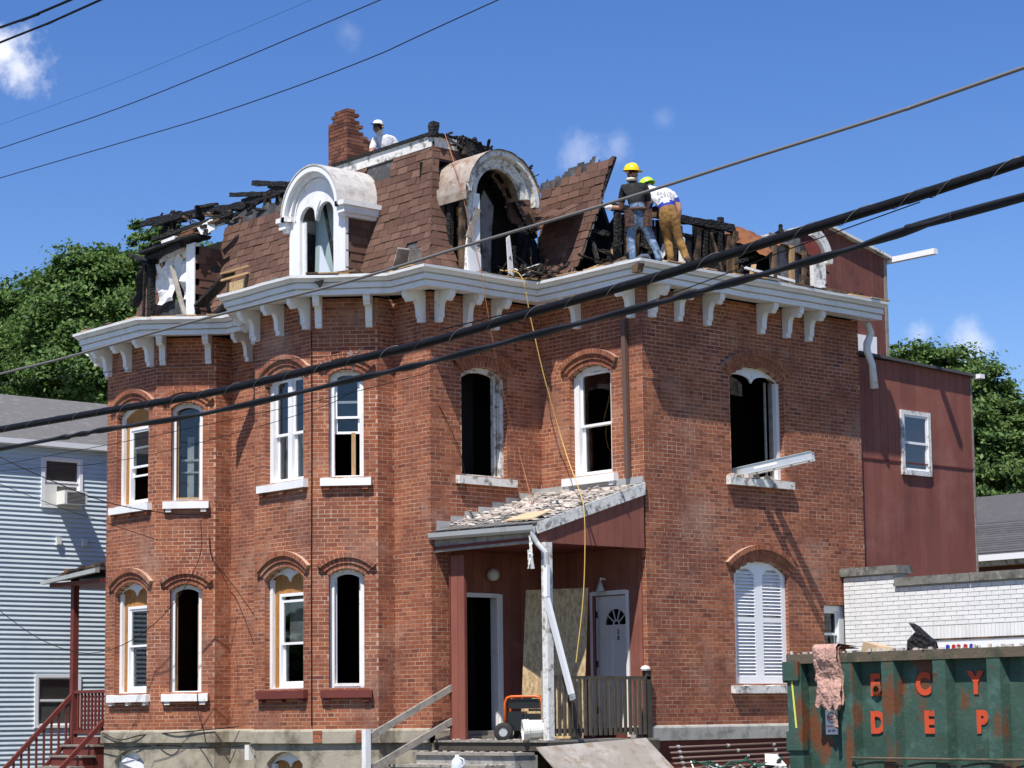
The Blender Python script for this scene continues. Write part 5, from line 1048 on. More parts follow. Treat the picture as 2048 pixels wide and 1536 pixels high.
XT = 2.2; ft = Fr((XT, 7.28, 0), (0, 1, 0)); LT = 1.69
tz = lambda s: 10.34-.225*s
tc_ = MB().hexa([(-.5, 7.29, 8.0), (XT-.02, 7.29, 8.0), (XT-.02, 8.96, 8.0), (-.5, 8.96, 8.0), (-.5, 7.29, 10.32), (XT-.02, 7.29, 10.32), (XT-.02, 8.96, 9.98), (-.5, 8.96, 9.98)]).build('wall', 'maroon', tw)
boards(ft, 0, LT, 8.0, 10.4, .006, .15, tc_, m='faded_siding', ztop=tz)
MB().box(ft, LT-.06, LT+.02, -.02, .03, 8.0, 9.96).build('corner_trim', 'grey_wood', tc_)
MB().hexa([ft.P(-.1, -2.6, 10.36), ft.P(-.1, .13, 10.36), ft.P(LT+.1, .13, 9.95), ft.P(LT+.1, -2.6, 9.95), ft.P(-.1, -2.6, 10.41), ft.P(-.1, .13, 10.41), ft.P(LT+.1, .13, 10.0), ft.P(LT+.1, -2.6, 10.0)]).build('roof', 'old_white', tw)
MB().box(WORLD, XT-.1, XT+1.08, 9.03, 9.14, 9.90, 10.0).build('gutter', 'clean_white', tw)
MB().box(ft, .70, 1.32, .01, .06, 8.10, 8.47).build('white_panel', 'clean_white', tw)
# white painted brick shop
sp = thing('white_brick_shop', (5, 9, 0), 'low white painted brick building with a stepped concrete coping', 'building')
fs = Fr((2.50, 7.2, 0), (1, 0, 0)); LS = 9.0
ZS = lambda s: 4.06 if s < 1.12 else 3.84
ms = MB().prism(fs, [(0, 0), (LS, 0), (LS, 3.84), (1.14, 3.84), (1.14, 4.06), (0, 4.06)], -.3, -.005).build('wall', 'white_mortar', sp)
uw = unit_box('white_brick', 'white_brick'); rows = []
i = 0; z = 2.55
sold = (1.55, 2.93, 3.14)      # soldier course over the opening
while z < 4.0:
    s = -(.11 if i % 2 else 0)
    while s < 4.6:
        a, e = max(0, s), s+.232
        if z+.07 < ZS((a+e)/2) and not (a > 1.45 and 2.60 < z+.03 < 3.13): rows.append((a, e, z))
        s += .24
    z += .0745; i += 1
rows.sort(key=lambda r: r[0]+abs(r[2]-3.4)*.4)
for a, e, z in rows[:300]: inst('brick', uw, frm(fs, (a+e)/2, .003+U(0, .003), z+.034, e-a-.004, .02, .0655), ms)
b = MB()
for a, e, z in rows[300:]: b.box(fs, a+.004, e-.004, -.006, .013, z, z+.066)
if rows[300:]: b.build('bricks', 'white_brick', sp, kind='stuff')
s = 1.46
while s < 4.5: inst('brick', uw, frm(fs, s+.036, .004+U(0, .003), 3.03, .066, .02, .21), ms); s += .074
MB().box(fs, 1.46, LS, -.01, .02, 2.60, 2.90).build('lintel', 'white_paint', sp)
MB().box(fs, 1.40, LS, .0, .04, 2.895, 2.92).build('drip_edge', 'scorched_wood', sp)
for x0, x1, z in ((-.06, 1.22, 4.06), ): MB().box(fs, x0, x1, -.35, .07, z, z+.14).build('coping', 'coping_stone', sp)
for x0 in (1.14, 2.72, 4.3, 5.9, 7.5): MB().box(fs, x0+.01, x0+1.57, -.35, .07, 3.84, 3.98).build('coping', 'coping_stone', sp)
MB().box(WORLD, 2.5, 11.5, 7.5, 14, 3.5, 3.6).build('roof', 'felt', sp)
# sign under the lintel
sg = MB().box(fs, 1.75, 3.8, .02, .035, 2.70, 2.86).build('shop_sign', 'clean_white', None); tag(sg, 'white sign strip with small red and blue figures above the dumpster', 'sign')
for i, (x, mm) in enumerate(((2.16, 'ink_blue'), (2.28, 'ink_red'), (2.38, 'ink_red'), (2.52, 'ink_red'), (2.64, 'ink_blue'))):
    MB().prism(fs, [(x, 2.72), (x+.03, 2.71), (x+.05, 2.76), (x+.08, 2.72), (x+.09, 2.80), (x+.05, 2.82), (x+.01, 2.81)], .0355, .038).build('figure', mm, sg)
# ------------------------------------------------------------------ side porch on the left
XS, YS = -10.75, -.30
MB().box(WORLD, XS-.06, XS+.06, YS-.06, YS+.06, .0, 4.50).build('side_porch_post', 'maroon', house)
sf = MB().box(WORLD, XS-.05, -9.42, YS, 2.0, 1.30, 1.42).build('side_porch_floor', 'grey_wood', house)
for z, nm in ((2.26, 'side_top_rail'), (1.48, 'side_bottom_rail')):
    o = MB().box(WORLD, XS+.06, -9.42, YS-.035, YS+.035, z, z+.06).build(nm, 'maroon', house)
for i in range(9): MB().box(WORLD, XS+.16+i*.13, XS+.20+i*.13, YS-.02, YS+.02, 1.5, 2.27).build('baluster', 'maroon', o)
MB().box(WORLD, XS+.1, -9.42, YS-.06, YS-.01, 1.18, 1.42).build('side_porch_skirt', 'maroon', house)
rs = MB().hexa([(-11.45, YS-.25, 4.47), (-9.4, YS-.25, 4.60), (-9.4, 2.0, 4.85), (-11.45, 2.0, 4.7), (-11.45, YS-.25, 4.53), (-9.4, YS-.25, 4.67), (-9.4, 2.0, 4.95), (-11.45, 2.0, 4.8)]).build('side_porch_roof', 'dark_shingle', house)
MB().hexa([(-11.5, YS-.35, 4.42), (-9.4, YS-.35, 4.55), (-9.4, YS-.25, 4.55), (-11.5, YS-.25, 4.42), (-11.5, YS-.35, 4.49), (-9.4, YS-.35, 4.63), (-9.4, YS-.25, 4.63), (-11.5, YS-.25, 4.49)]).build('side_gutter', 'galvanised', rs)
b = MB()
for i in range(26):
    p = V3((U(-11.2, -9.5), U(YS-.2, .6), 0)); p.z = 4.55+(p.x+11.45)*.07+.13*(p.y-YS)+U(0, .09); d = V3((1, U(-.3, .3), U(-.05, .12))).normalized()*U(.1, .5); b.beam(p-d, p+d, U(.08, .2), .05)
MB().box(WORLD, -11.4, -9.42, YS-.2, 1.9, 4.36, 4.44).build('side_porch_ceiling', 'maroon', house)
b.build('roof_litter', 'scorched_wood', rs, kind='stuff')
so_ = MB()
for i in range(6): so_.box(WORLD, XS+.08, -9.5, YS-.25*(i+1)-.02, YS-.25*i, 0, 1.24-.2*i)
so_ = so_.build('side_steps', 'maroon', house)
for i in range(6): MB().box(WORLD, XS+.04, -9.46, YS-.25*(i+1)-.05, YS-.25*i, 1.24-.2*i, 1.275-.2*i).build('tread', 'grey_wood', so_)
for x in (XS, -9.62):
    zo = 0 if x == XS else -.55
    o = MB().beam((x, YS, 2.26+zo), (x, YS-1.9, .42+zo), .06, .085).build('stair_rail', 'maroon', house)
    if zo: continue
    MB().beam((x, YS, 1.44), (x, YS-1.5, .0), .05, .08).build('lower_rail', 'maroon', o)
    for i in range(11): y = YS-.16-.16*i; z = 2.22+(y-YS)*.968; MB().box(WORLD, x-.018, x+.018, y-.018, y+.018, z-.80, z).build('baluster', 'maroon', o)
    MB().box(WORLD, x-.05, x+.05, YS-1.95, YS-1.85, 0, .55).build('stair_newel', 'maroon', o)
# ------------------------------------------------------------------ blue house on the left
bh = thing('blue_house', (-17, 2, 0), 'light blue clapboard house with grey shingle roof left of the brick house', 'house')
fb = Fr((-13.5, -8, 0), (0, 1, 0)); wb = MB().box(fb, 0, 20, -8, -.03, 0, 7.50).build('wall', 'vinyl_blue', bh)
wins = [(8.50, 9.36, 6.23, 7.21), (8.42, 9.38, 1.64, 2.64)]; n = 76
for i in range(n):
    z = -.02+i*.0985; iv = [(0, 20)]
    for a, e, z0, z1 in wins:
        if z0-.04 < z+.05 < z1+.04: iv = [x for p, q in iv for x in ((p, min(q, a)), (max(p, e), q)) if x[1]-x[0] > .02]
    for p, q in iv:
        P = fb.P; MB().add([P(p, -.02, z+.102), P(q, -.02, z+.102), P(q, .004, z+.02), P(p, .004, z+.02), P(q, .006, z+.006), P(p, .006, z+.006), P(q, -.02, z), P(p, -.02, z)], [(0, 1, 2, 3), (3, 2, 4, 5), (5, 4, 6, 7)]).build('clapboard', 'vinyl_blue', wb)
for j, (a, e, z0, z1) in enumerate(wins):
    ww = MB().box(fb, a-.06, a+.02, -.03, .03, z0-.05, z1+.05).box(fb, e-.02, e+.06, -.03, .03, z0-.05, z1+.05).box(fb, a+.02, e-.02, -.03, .028, z1-.01, z1+.05).box(fb, a+.02, e-.02, -.03, .035, z0-.05, z0+.01).build('window', 'clean_white', bh)
    zm = (z0+z1)/2
    sash(fb, a+.02, e-.02, zm, z1, .005, parent=ww, pane='glass_dusty'); sash(fb, a+.02, e-.02, z0, zm+.02 if j else z0+.46, -.01, parent=ww, pane='glass_dusty'); MB().box(fb, a+.02, e-.02, -.028, -.026, z0, z1).build('blind', 'curtain', ww)
ac = thing('air_conditioner', fb.P(9.08, .2, 6.24), 'white window air conditioner in the blue house window', 'air conditioner')
MB().box(fb, 8.80, 9.34, .03, .36, 6.25, 6.53).build('case', 'plastic_white', ac); MB().box(fb, 8.86, 9.28, .361, .366, 6.28, 6.50).build('grille', 'plastic_black', ac)
for i in range(8): MB().box(fb, 8.86, 9.28, .366, .37, 6.29+i*.027, 6.30+i*.027).build('fin', 'galvanised', ac)
MB().box(fb, 8.52, 8.80, -.0, .03, 6.25, 6.66).build('side_panel', 'plastic_white', ac)
for y, lb in ((8.86, 'left white vent box on the blue clapboard wall'), (9.48, 'right white vent box on the blue clapboard wall')):
    o = MB().box(fb, y-.06, y+.06, .004, .06, 5.40, 5.56).box(fb, y-.045, y+.045, .06, .065, 5.415, 5.51).build('vent_box', 'plastic_white', None); tag(o, lb, 'vent', 'vent boxes on the blue house')
rf = MB().hexa([(-13.44, -8.4, 7.50), (-17.3, -8.4, 9.02), (-17.3, 12.4, 9.02), (-13.44, 12.4, 7.50), (-13.44, -8.4, 7.58), (-17.3, -8.4, 9.12), (-17.3, 12.4, 9.12), (-13.44, 12.4, 7.58)]).hexa([(-21.5, -8.4, 7.50), (-17.3, -8.4, 9.02), (-17.3, 12.4, 9.02), (-21.5, 12.4, 7.50), (-21.5, -8.4, 7.58), (-17.3, -8.4, 9.12), (-17.3, 12.4, 9.12), (-21.5, 12.4, 7.58)]).build('roof', 'grey_shingle', bh)
MB().box(WORLD, -13.5, -13.42, -8.4, 12.4, 7.44, 7.50).build('soffit', 'clean_white', bh); MB().box(WORLD, -13.42, -13.33, -8.4, 12.4, 7.46, 7.57).build('gutter', 'clean_white', bh)
MB().add([(-13.5, 12, 0), (-21.3, 12, 0), (-21.3, 12, 7.5), (-17.3, 12, 9.0), (-13.5, 12, 7.5)], [(0, 1, 2, 3, 4)]).add([(-13.5, -8, 0), (-21.3, -8, 0), (-21.3, -8, 7.5), (-17.3, -8, 9.0), (-13.5, -8, 7.5)], [(0, 1, 2, 3, 4)]).build('gable', 'vinyl_blue', bh)
# ------------------------------------------------------------------ grey roofed house at the right
gh = thing('grey_roofed_house', (2, 22, 0), 'house with dark grey shingle roof beyond the red annex', 'house')
MB().box(WORLD, -8, 16, 20.4, 27, 0, 5.1).build('wall', 'faded_siding', gh)
gr = MB().hexa([(-8.5, 20, 5.28), (16.5, 20, 5.28), (16.5, 24, 7.1), (-8.5, 24, 7.1), (-8.5, 20, 5.36), (16.5, 20, 5.36), (16.5, 24, 7.2), (-8.5, 24, 7.2)]).build('roof', 'dark_shingle', gh)
for i in range(14):
    y = 20.05+i*.145; z = 5.37+(y-20)*.46; x = -4.6+U(0, .3)
    MB().hexa([(-8.4, y, z+.004), (16.4, y, z+.004), (16.4, y+.16, z+.07), (-8.4, y+.16, z+.07), (-8.4, y, z+.022), (16.4, y, z+.022), (16.4, y+.16, z+.08), (-8.4, y+.16, z+.08)]).build('shingle_course', 'dark_shingle', gr)
MB().box(WORLD, -8.5, 16.5, 19.86, 20.0, 5.20, 5.34).build('gutter', 'clean_white', gh); MB().box(WORLD, -8.5, 16.5, 20.0, 20.4, 5.10, 5.2).build('soffit', 'old_white', gh)
# ------------------------------------------------------------------ dumpster
fd = Fr((13.80, -7.0, 0), (1, 0, 0)); LD, HD, DD = 6.4, 2.265, 2.3
dp = thing('dumpster', fd.P(3.2, -1.1, 0), 'rusty green open top dumpster with orange stencilled letters', 'dumpster')
b = MB(); nx, nz_ = 60, 14
for i in range(nx+1):
    for j in range(nz_+1):
        s, z = .05+(LD-.05)*i/nx, .2+(2.19-.2)*j/nz_; b.v.append(tuple(fd.P(s, -.075+.008*noise.noise(V3((s*1.6, z*1.8, 2)))+.003*noise.noise(V3((s*5, z*5, 4))), z)))
b.f = [(i*(nz_+1)+j, (i+1)*(nz_+1)+j, (i+1)*(nz_+1)+j+1, i*(nz_+1)+j+1) for i in range(nx) for j in range(nz_)]; b.m = [0]*len(b.f)
b.build('side_panel', 'green_paint', dp, smooth=True)
MB().box(fd, .1, LD, -DD, -DD+.06, .2, HD-.05).box(fd, LD-.06, LD, -DD, -.1, .2, HD-.05).box(fd, .0, .06, -DD, -.1, .2, HD-.05).build('shell', 'green_paint', dp)
MB().box(fd, .05, LD, -DD, -.1, .15, .22).build('floor', 'green_paint', dp)
MB().box(fd, -.03, LD, -.10, .03, HD-.085, HD).box(fd, -.03, LD, -DD-.02, -DD+.08, HD-.085, HD).box(fd, -.03, .06, -DD+.08, -.10, HD-.085, HD).build('top_rail', 'dirty_rim', dp)
MB().prism(fd, [(-.0, .1), (.16, .1), (.14, HD-.085), (-.03, HD-.085)], -.10, .03).build('corner_post', 'green_paint', dp)
for s in [.60]+[1.067+i*.562 for i in range(10)]:
    q = [fd.P(*p) for p in ((s-.03, -.09, .1), (s+.165, -.09, .1), (s+.135, .024, .1), (s+.0, .024, .1), (s-.03, -.09, HD-.085), (s+.165, -.09, HD-.085), (s+.135, .024, HD-.085), (s, .024, HD-.085))]
    MB().hexa(q).build('rib', 'green_paint', dp)
for s, z in ((-.06, 2.03), (-.03, 1.40)): MB().box(fd, s, s+.19, -.02, .055, z, z+.17).box(fd, s-.02, s+.01, -.02, .03, z-.02, z+.15).build('hinge_block', 'green_paint', dp)
MB().beam(fd.P(.035, .034, 2.02), fd.P(.075, .034, 1.60), .018, .004, up=(0, 1, 0)).build('paint_streak', 'yellow', dp)
MB().tube([fd.P(.72, .05, 1.335), fd.P(2.2, .052, 1.33), fd.P(4.2, .05, 1.335), fd.P(6.3, .05, 1.33)], .012, 6).build('tarp_rod', 'dirty_rim', dp)
cb = MB()
for i in range(10): cb.tube([fd.P(.78+i*.564+u*.50, .04, 1.27+.03*math.sin(u*math.pi)) for u in (0, .2, .4, .6, .8, 1)], .01, 6)
cb.build('tarp_cord', 'plastic_black', dp)
for ch_, s in (('R', .365), ('E', .924), ('C', 1.455), ('Y', 2.01), ('C', 2.60), ('L', 3.16), ('E', 3.72)): text_mesh('letter', ch_, 'orange_paint', fd, s, -.064, 1.965, .25, dp, thick=.004, bold=.055, sx=.88)
for ch_, s in (('D', .940), ('E', 1.507), ('P', 2.06), ('O', 2.63), ('T', 3.19)): text_mesh('letter', ch_, 'orange_paint', fd, s, -.064, 1.635, .25, dp, thick=.004, bold=.055, sx=.88)
MB().lathe(fd.P(.955, -.065, 1.935), fd.n, [(.0, .0), (.022, .0), (.045, .005), (.05, .025), (.03, .03)], 12).build('port', 'rust', dp)
stk = MB().box(fd, .345, .485, -.066, -.056, 1.54, 1.765).build('sticker', 'paper', dp)
MB().prism(fd, ring(.415, 1.69, .040, .050, -180, 180, 20), -.0558, -.0550).build('logo_ring', 'ink_green', stk)
text_mesh('logo', 'RDI', 'ink_red', fd, .415, -.0542, 1.685, .058, stk, thick=.001, bold=.03); text_mesh('lettering', 'RECYCLE DEPOT', 'ink_red', fd, .415, -.055, 1.612, .021, stk, thick=.001, bold=.03, sx=.75); text_mesh('lettering', '623 1039', 'ink_dark', fd, .415, -.055, 1.572, .028, stk, thick=.001, bold=.03, sx=.85)
dd = heap('dumpster_debris', 'scorched_wood', 13.95, 20.1, -6.85, -4.8, lambda u, v: 1.98+.16*math.sin(v*3.1), None, 30, 14, .16, 3); tag(dd, 'dark heap of demolition debris filling the dumpster', 'debris', kind='stuff')
b = MB(); rc = [(-.14, 0), (.16, 0), (.13, .10), (.05, .16), (-.05, .24), (-.11, .27), (-.04, .19), (-.13, .12)]
b.prism(fd.at(1.42, -.12, HD-.03), rc, -.03, .05); o = b.build('charred_chunk', 'char', None); tag(o, 'jagged black charred chunk sticking up above the dumpster rim', 'debris')
o = MB().hexa([fd.P(*p) for p in ((.70, -.15, HD), (.95, -.12, HD), (.97, -.3, HD), (.72, -.35, HD), (.74, -.14, HD+.10), (.93, -.13, HD+.05), (.95, -.3, HD+.04), (.78, -.33, HD+.08))]).build('cardboard_scrap', 'card', None); tag(o, 'tan cardboard scrap on the dumpster rim', 'cardboard')
b = MB()
for i in range(90): s = U(.0, 3.6); b.box(fd.at(s, U(-.10, .02), HD).rot(U(0, 3)), -U(.005, .03), U(.005, .03), -.012, .012, 0, U(.006, .03))
o = b.build('rim_crumbs', 'debris_plaster', None); tag(o, 'plaster crumbs strewn along the dumpster rim', 'debris', kind='stuff')
# pink insulation over the rim
b = MB(); nx, ny = 40, 96
for side in (0, 1):
    for i in range(nx+1):
        for j in range(ny+1):
            u, v = i/nx, j/ny; s = .355+.265*u+.02*noise.noise(V3((v*6, side, 3)))+(.03*v if u > .5 else -.0)
            if v < .18: d, z = -.22+v*1.5, HD+.04+.02*math.sin(v*9)
            else: d, z = .06+.02*math.sin(v*7), HD+.05-(v-.18)*.62
            edge = min(u, 1-u, 1-v)*6; th = .035*min(1, edge)
            nzv = .024*noise.noise(V3((s*8, z*6+d*5, side*3)))+.014*noise.noise(V3((s*30, z*16, side*5)))+.007*noise.noise(V3((s*80, z*40, 1)))+.005*noise.noise(V3((s*190, z*70, 1)))
            if v > .9: z -= .08*abs(noise.noise(V3((s*14, 3, 3))))
            b.v.append(tuple(fd.P(s, d+(th+nzv+.03 if side else -.015), z+(.02 if side and v < .18 else 0))))
    k = side*(nx+1)*(ny+1); b.f += [(k+i*(ny+1)+j, k+(i+1)*(ny+1)+j, k+(i+1)*(ny+1)+j+1, k+i*(ny+1)+j+1) for i in range(nx) for j in range(ny)]
b.m = [0]*len(b.f); o = b.build('insulation_batt', 'insulation', None, smooth=True); tag(o, 'dirty pink insulation batt hanging over the dumpster edge', 'insulation')
o = MB().beam(fd.P(.56, .06, 1.72), fd.P(.575, .07, 1.60), .035, .03, jit=.4, n=4).build('strip', 'insulation', o)
# ------------------------------------------------------------------ cables and wires
def cr(pts, n=14):
    P = [V3(p) for p in pts]; P = [P[0]*2-P[1]]+P+[P[-1]*2-P[-2]]; out = []
    for i in range(1, len(P)-2):
        for k in range(n):
            t = k/n; a, b_, c_, d = P[i-1:i+3]; out.append(.5*((2*b_)+(c_-a)*t+(2*a-5*b_+4*c_-d)*t*t+(3*b_-a-3*c_+d)*t**3))
    return out+[P[-2]]
def wire(pts, y, r, m, label, name='cable', cat='cable', group='overhead street cables', flat=None, n=14, ext=(1, 1)):
    q = [at(px, py, 'y', y) for px, py in pts]; a, b_ = q[0]-(q[1]-q[0]).normalized()*9, q[-1]+(q[-1]-q[-2]).normalized()*9
    w = cr(([a] if ext[0] else [])+q+([b_] if ext[1] else []), n)
    mb = MB()
    if flat:
        k = len(w); vs = []
        for i, p in enumerate(w):
            t = (w[min(i+1, k-1)]-w[max(i-1, 0)]).normalized(); tw_ = .5*math.sin(i*.35)+.25; up = V3((0, 0, 1)); x = t.cross(up).normalized(); y_ = x.cross(t); e1 = x*math.cos(tw_)+y_*math.sin(tw_); e2 = -x*math.sin(tw_)+y_*math.cos(tw_)
            vs += [p+e1*(flat[0]*math.cos(a_))+e2*(flat[1]*math.sin(a_)) for a_ in [j*math.pi/4 for j in range(8)]]
        mb.add(vs, [(i*8+j, i*8+(j+1) % 8, i*8+8+(j+1) % 8, i*8+8+j) for i in range(k-1) for j in range(8)])
    else: mb.tube(w, r, 8)
    o = mb.build(name, m, None, smooth=True); return tag(o, label, cat, group), w
o, w = wire([(0, 859), (213, 822), (420, 786), (712, 719), (860, 684), (1060, 626), (1320, 552), (1440, 514), (1687, 437), (1880, 377), (2048, 322)], -12, .033, 'black_rubber', 'thickest black cable bundle crossing the whole house front')
hx = MB(); pts = []; acc = 0
for i in range(len(w)-1):
    for k in range(6):
        p = w[i].lerp(w[i+1], k/6); t = (w[i+1]-w[i]).normalized(); x = t.cross(V3((0, 0, 1))).normalized(); y_ = x.cross(t); acc += (w[i+1]-w[i]).length/6; a = acc*2*math.pi/.42
        pts.append(p+(x*math.cos(a)+y_*math.sin(a))*.036)
hx.tube(pts, .0022, 4); hx.build('lashing_wire', 'steel_wire', o)
b = MB(); pc = at(708, 716, 'y', -12)
for i in range(9): d = V3((U(-1, 1), U(-.4, .4), U(-1, 1))).normalized(); b.tube([pc+d*.03, pc+d*U(.06, .11)], .006, 5)
b.build('cable_tie', 'steel_wire', o)
wire([(0, 898), (148, 871), (213, 859), (420, 825), (717, 757), (860, 724), (1060, 672), (1320, 605), (1440, 572), (1665, 509), (1900, 434), (2048, 394)], -12.5, .02, 'grey_cable', 'flat grey cable running just below the thickest black bundle', flat=(.031, .017), n=26)
wire([(0, 748), (140, 713), (394, 641), (660, 573), (820, 526), (940, 489), (1240, 400), (1500, 317), (1800, 222), (2048, 135)], -10.5, .0135, 'steel_wire', 'medium grey cable rising from lower left to the upper right sky')
wire([(0, 356), (250, 283), (460, 219), (730, 120), (1000, -2)], -12, .0046, 'grey_cable', 'lowest of the three thin wires across the upper left sky')
wire([(0, 297), (230, 219), (460, 127), (765, -2)], -12, .0046, 'grey_cable', 'middle one of the three thin wires across the upper left sky')
wire([(0, 250), (230, 165), (460, 69), (625, -1)], -12, .0014, 'grey_cable', 'faintest and highest of the three thin upper left wires')
wire([(-20, 62), (60, 34), (145, -2)], -13, .012, 'black_rubber', 'short black cable cutting the top left corner, upper one')
wire([(-20, 93), (100, 45), (205, -2)], -13, .0105, 'black_rubber', 'short black cable cutting the top left corner, lower one')
wire([(880, 660), (1210, 578), (1440, 556-50), (1690, 440-2), (1835, 400)], -11.8, .005, 'black_rubber', 'thin black wire hugging the underside of the thick bundle', ext=(0, 0))
wire([(1200, 640), (1440, 552), (1560, 505), (1840, 404)], -11.6, .004, 'black_rubber', 'thin black service wire between the two big cables', ext=(0, 0))
wire([(-10, 768), (280, 738), (560, 720), (720, 706)], -11.9, .003, 'black_rubber', 'thin wire above the thick bundle over the left bay', ext=(1, 0))
wire([(0, 930), (300, 873), (640, 800), (860, 745)], -11.6, .003, 'black_rubber', 'thin wire slanting across the left bay upper windows', ext=(1, 0))
wire([(-10, 942), (213, 925), (420, 880), (640, 815), (717, 775)], -11.5, .0028, 'black_rubber', 'thin dark wire below the flat grey cable', ext=(1, 0))
def drop(pts, r, m, label, n=10):
    o = MB().tube(cr(pts, n), r, 6).build('service_wire', m, None, smooth=True); return tag(o, label, 'wire', 'service drop wires')
def lp(px, py, f): return at(px, py, 'y', f)
drop([lp(-60, 880, -4), lp(0, 914, -4), lp(100, 960, -3.4), lp(213, 1004, -2.6), lp(330, 1026, -1.7), lp(420, 1030, -.9)], .009, 'black_rubber', 'black service wire sagging from the left edge to the bay')
drop([lp(-60, 940, -4), lp(0, 968, -4), lp(120, 1015, -3.2), lp(213, 1046, -2.5), lp(315, 1080, -1.6)], .006, 'black_rubber', 'thinner service wire below the first one at the left')
drop([lp(-40, 1185, -3), lp(0, 1222, -3), (lp(80, 1278, -2.8)), lp(160, 1305, -2.6), lp(230, 1296, -2.2), lp(300, 1255, -1.8), lp(360, 1190, -1.4), lp(400, 1110, -1.2), lp(402, 1040, -1.15)], .007, 'black_rubber', 'slack black wire looping low past the red porch post')
fEF = Fr((c['EF'][0]+.01, c['EF'][1]-.02, 0), (1, 0, 0))
drop([fEF.P(0, 0, 8.1), fEF.P(.005, 0, 6), fEF.P(-.005, 0, 4), fEF.P(0, .0, 1.6)], .008, 'black_rubber', 'black wire running straight down the bay corner', 4)
drop([FRM['H'].P(.9, .02, 7.05), FRM['I'].P(.3, .03, 6.55), FRM['I'].P(.62, .05, 5.9), FRM['I'].P(.7, .05, 5.35)], .006, 'black_rubber', 'loose wire on the brick beside the burnt out window')
drop([FRM['B'].P(.98, .03, 5.0), FRM['B'].P(1.05, .05, 4.6), FRM['D'].P(.3, .15, 4.1), FRM['E'].P(.1, .02, 3.4)], .007, 'black_rubber', 'black wire slanting between the bays above the lower windows')
drop([FRM['A'].P(.1, .09, 1.50), FRM['A'].P(.7, .09, 1.38), FRM['A'].P(1.4, .09, 1.46), FRM['B'].P(.3, .09, 1.50), FRM['B'].P(1.0, .09, 1.55), FRM['D'].P(.4, .09, 1.60)], .010, 'black_rubber', 'black cable drooping along the stone band of the left bay')
drop([FRM['A'].P(.0, .09, 1.30), FRM['A'].P(.8, .08, 1.25), FRM['B'].P(.2, .08, 1.28), FRM['B'].P(.9, .08, 1.24), FRM['E'].P(.1, .1, 1.29)], .009, 'black_rubber', 'lower black cable under the stone band of the left bay')
drop([FRM['B'].P(.80, .12, 2.2), FRM['B'].P(.82, .12, 1.85), FRM['B'].P(.90, .10, 1.6), FRM['B'].P(.95, .08, 1.32)], .006, 'black_rubber', 'black wire dangling from the sill of the left bay window')
o = MB().box(FRM['E'], -.16, -.04, .0, .08, 1.05, 1.30).build('meter_box', 'plastic_white', None); tag(o, 'small white junction box on the foundation beside the middle bay', 'box')
# ropes from the roof
o = MB().tube(cr([at(890, 268, 'x', -.45), at(912, 340, 'x', .2), at(945, 470, 'x', .45), at(962, 545, 'x', .62), at(985, 680, 'x', .60), at(1005, 780, 'x', .45), at(1045, 930, 'x', .40), at(1072, 1035, 'y', 1.2)], 8), .0055, 6).build('rope', 'rope_orange', None); tag(o, 'thin orange rope hanging from the roof corner past the dormer', 'rope', 'ropes')
o = MB().tube(cr([at(1000, 540, 'x', .15), at(1042, 552, 'x', .60), at(1062, 640, 'x', .66), at(1090, 760, 'x', .75), at(1130, 900, 'x', .95), at(1160, 985, 'y', 1.1), at(1168, 1020, 'x', 2.66), at(1170, 1090, 'x', 2.70), at(1166, 1200, 'x', 2.70), at(1152, 1325, 'x', 2.70)], 8), .0075, 6).build('rope', 'rope_yellow', None); tag(o, 'yellow rope hanging from the roof valley down past the porch', 'rope', 'ropes')
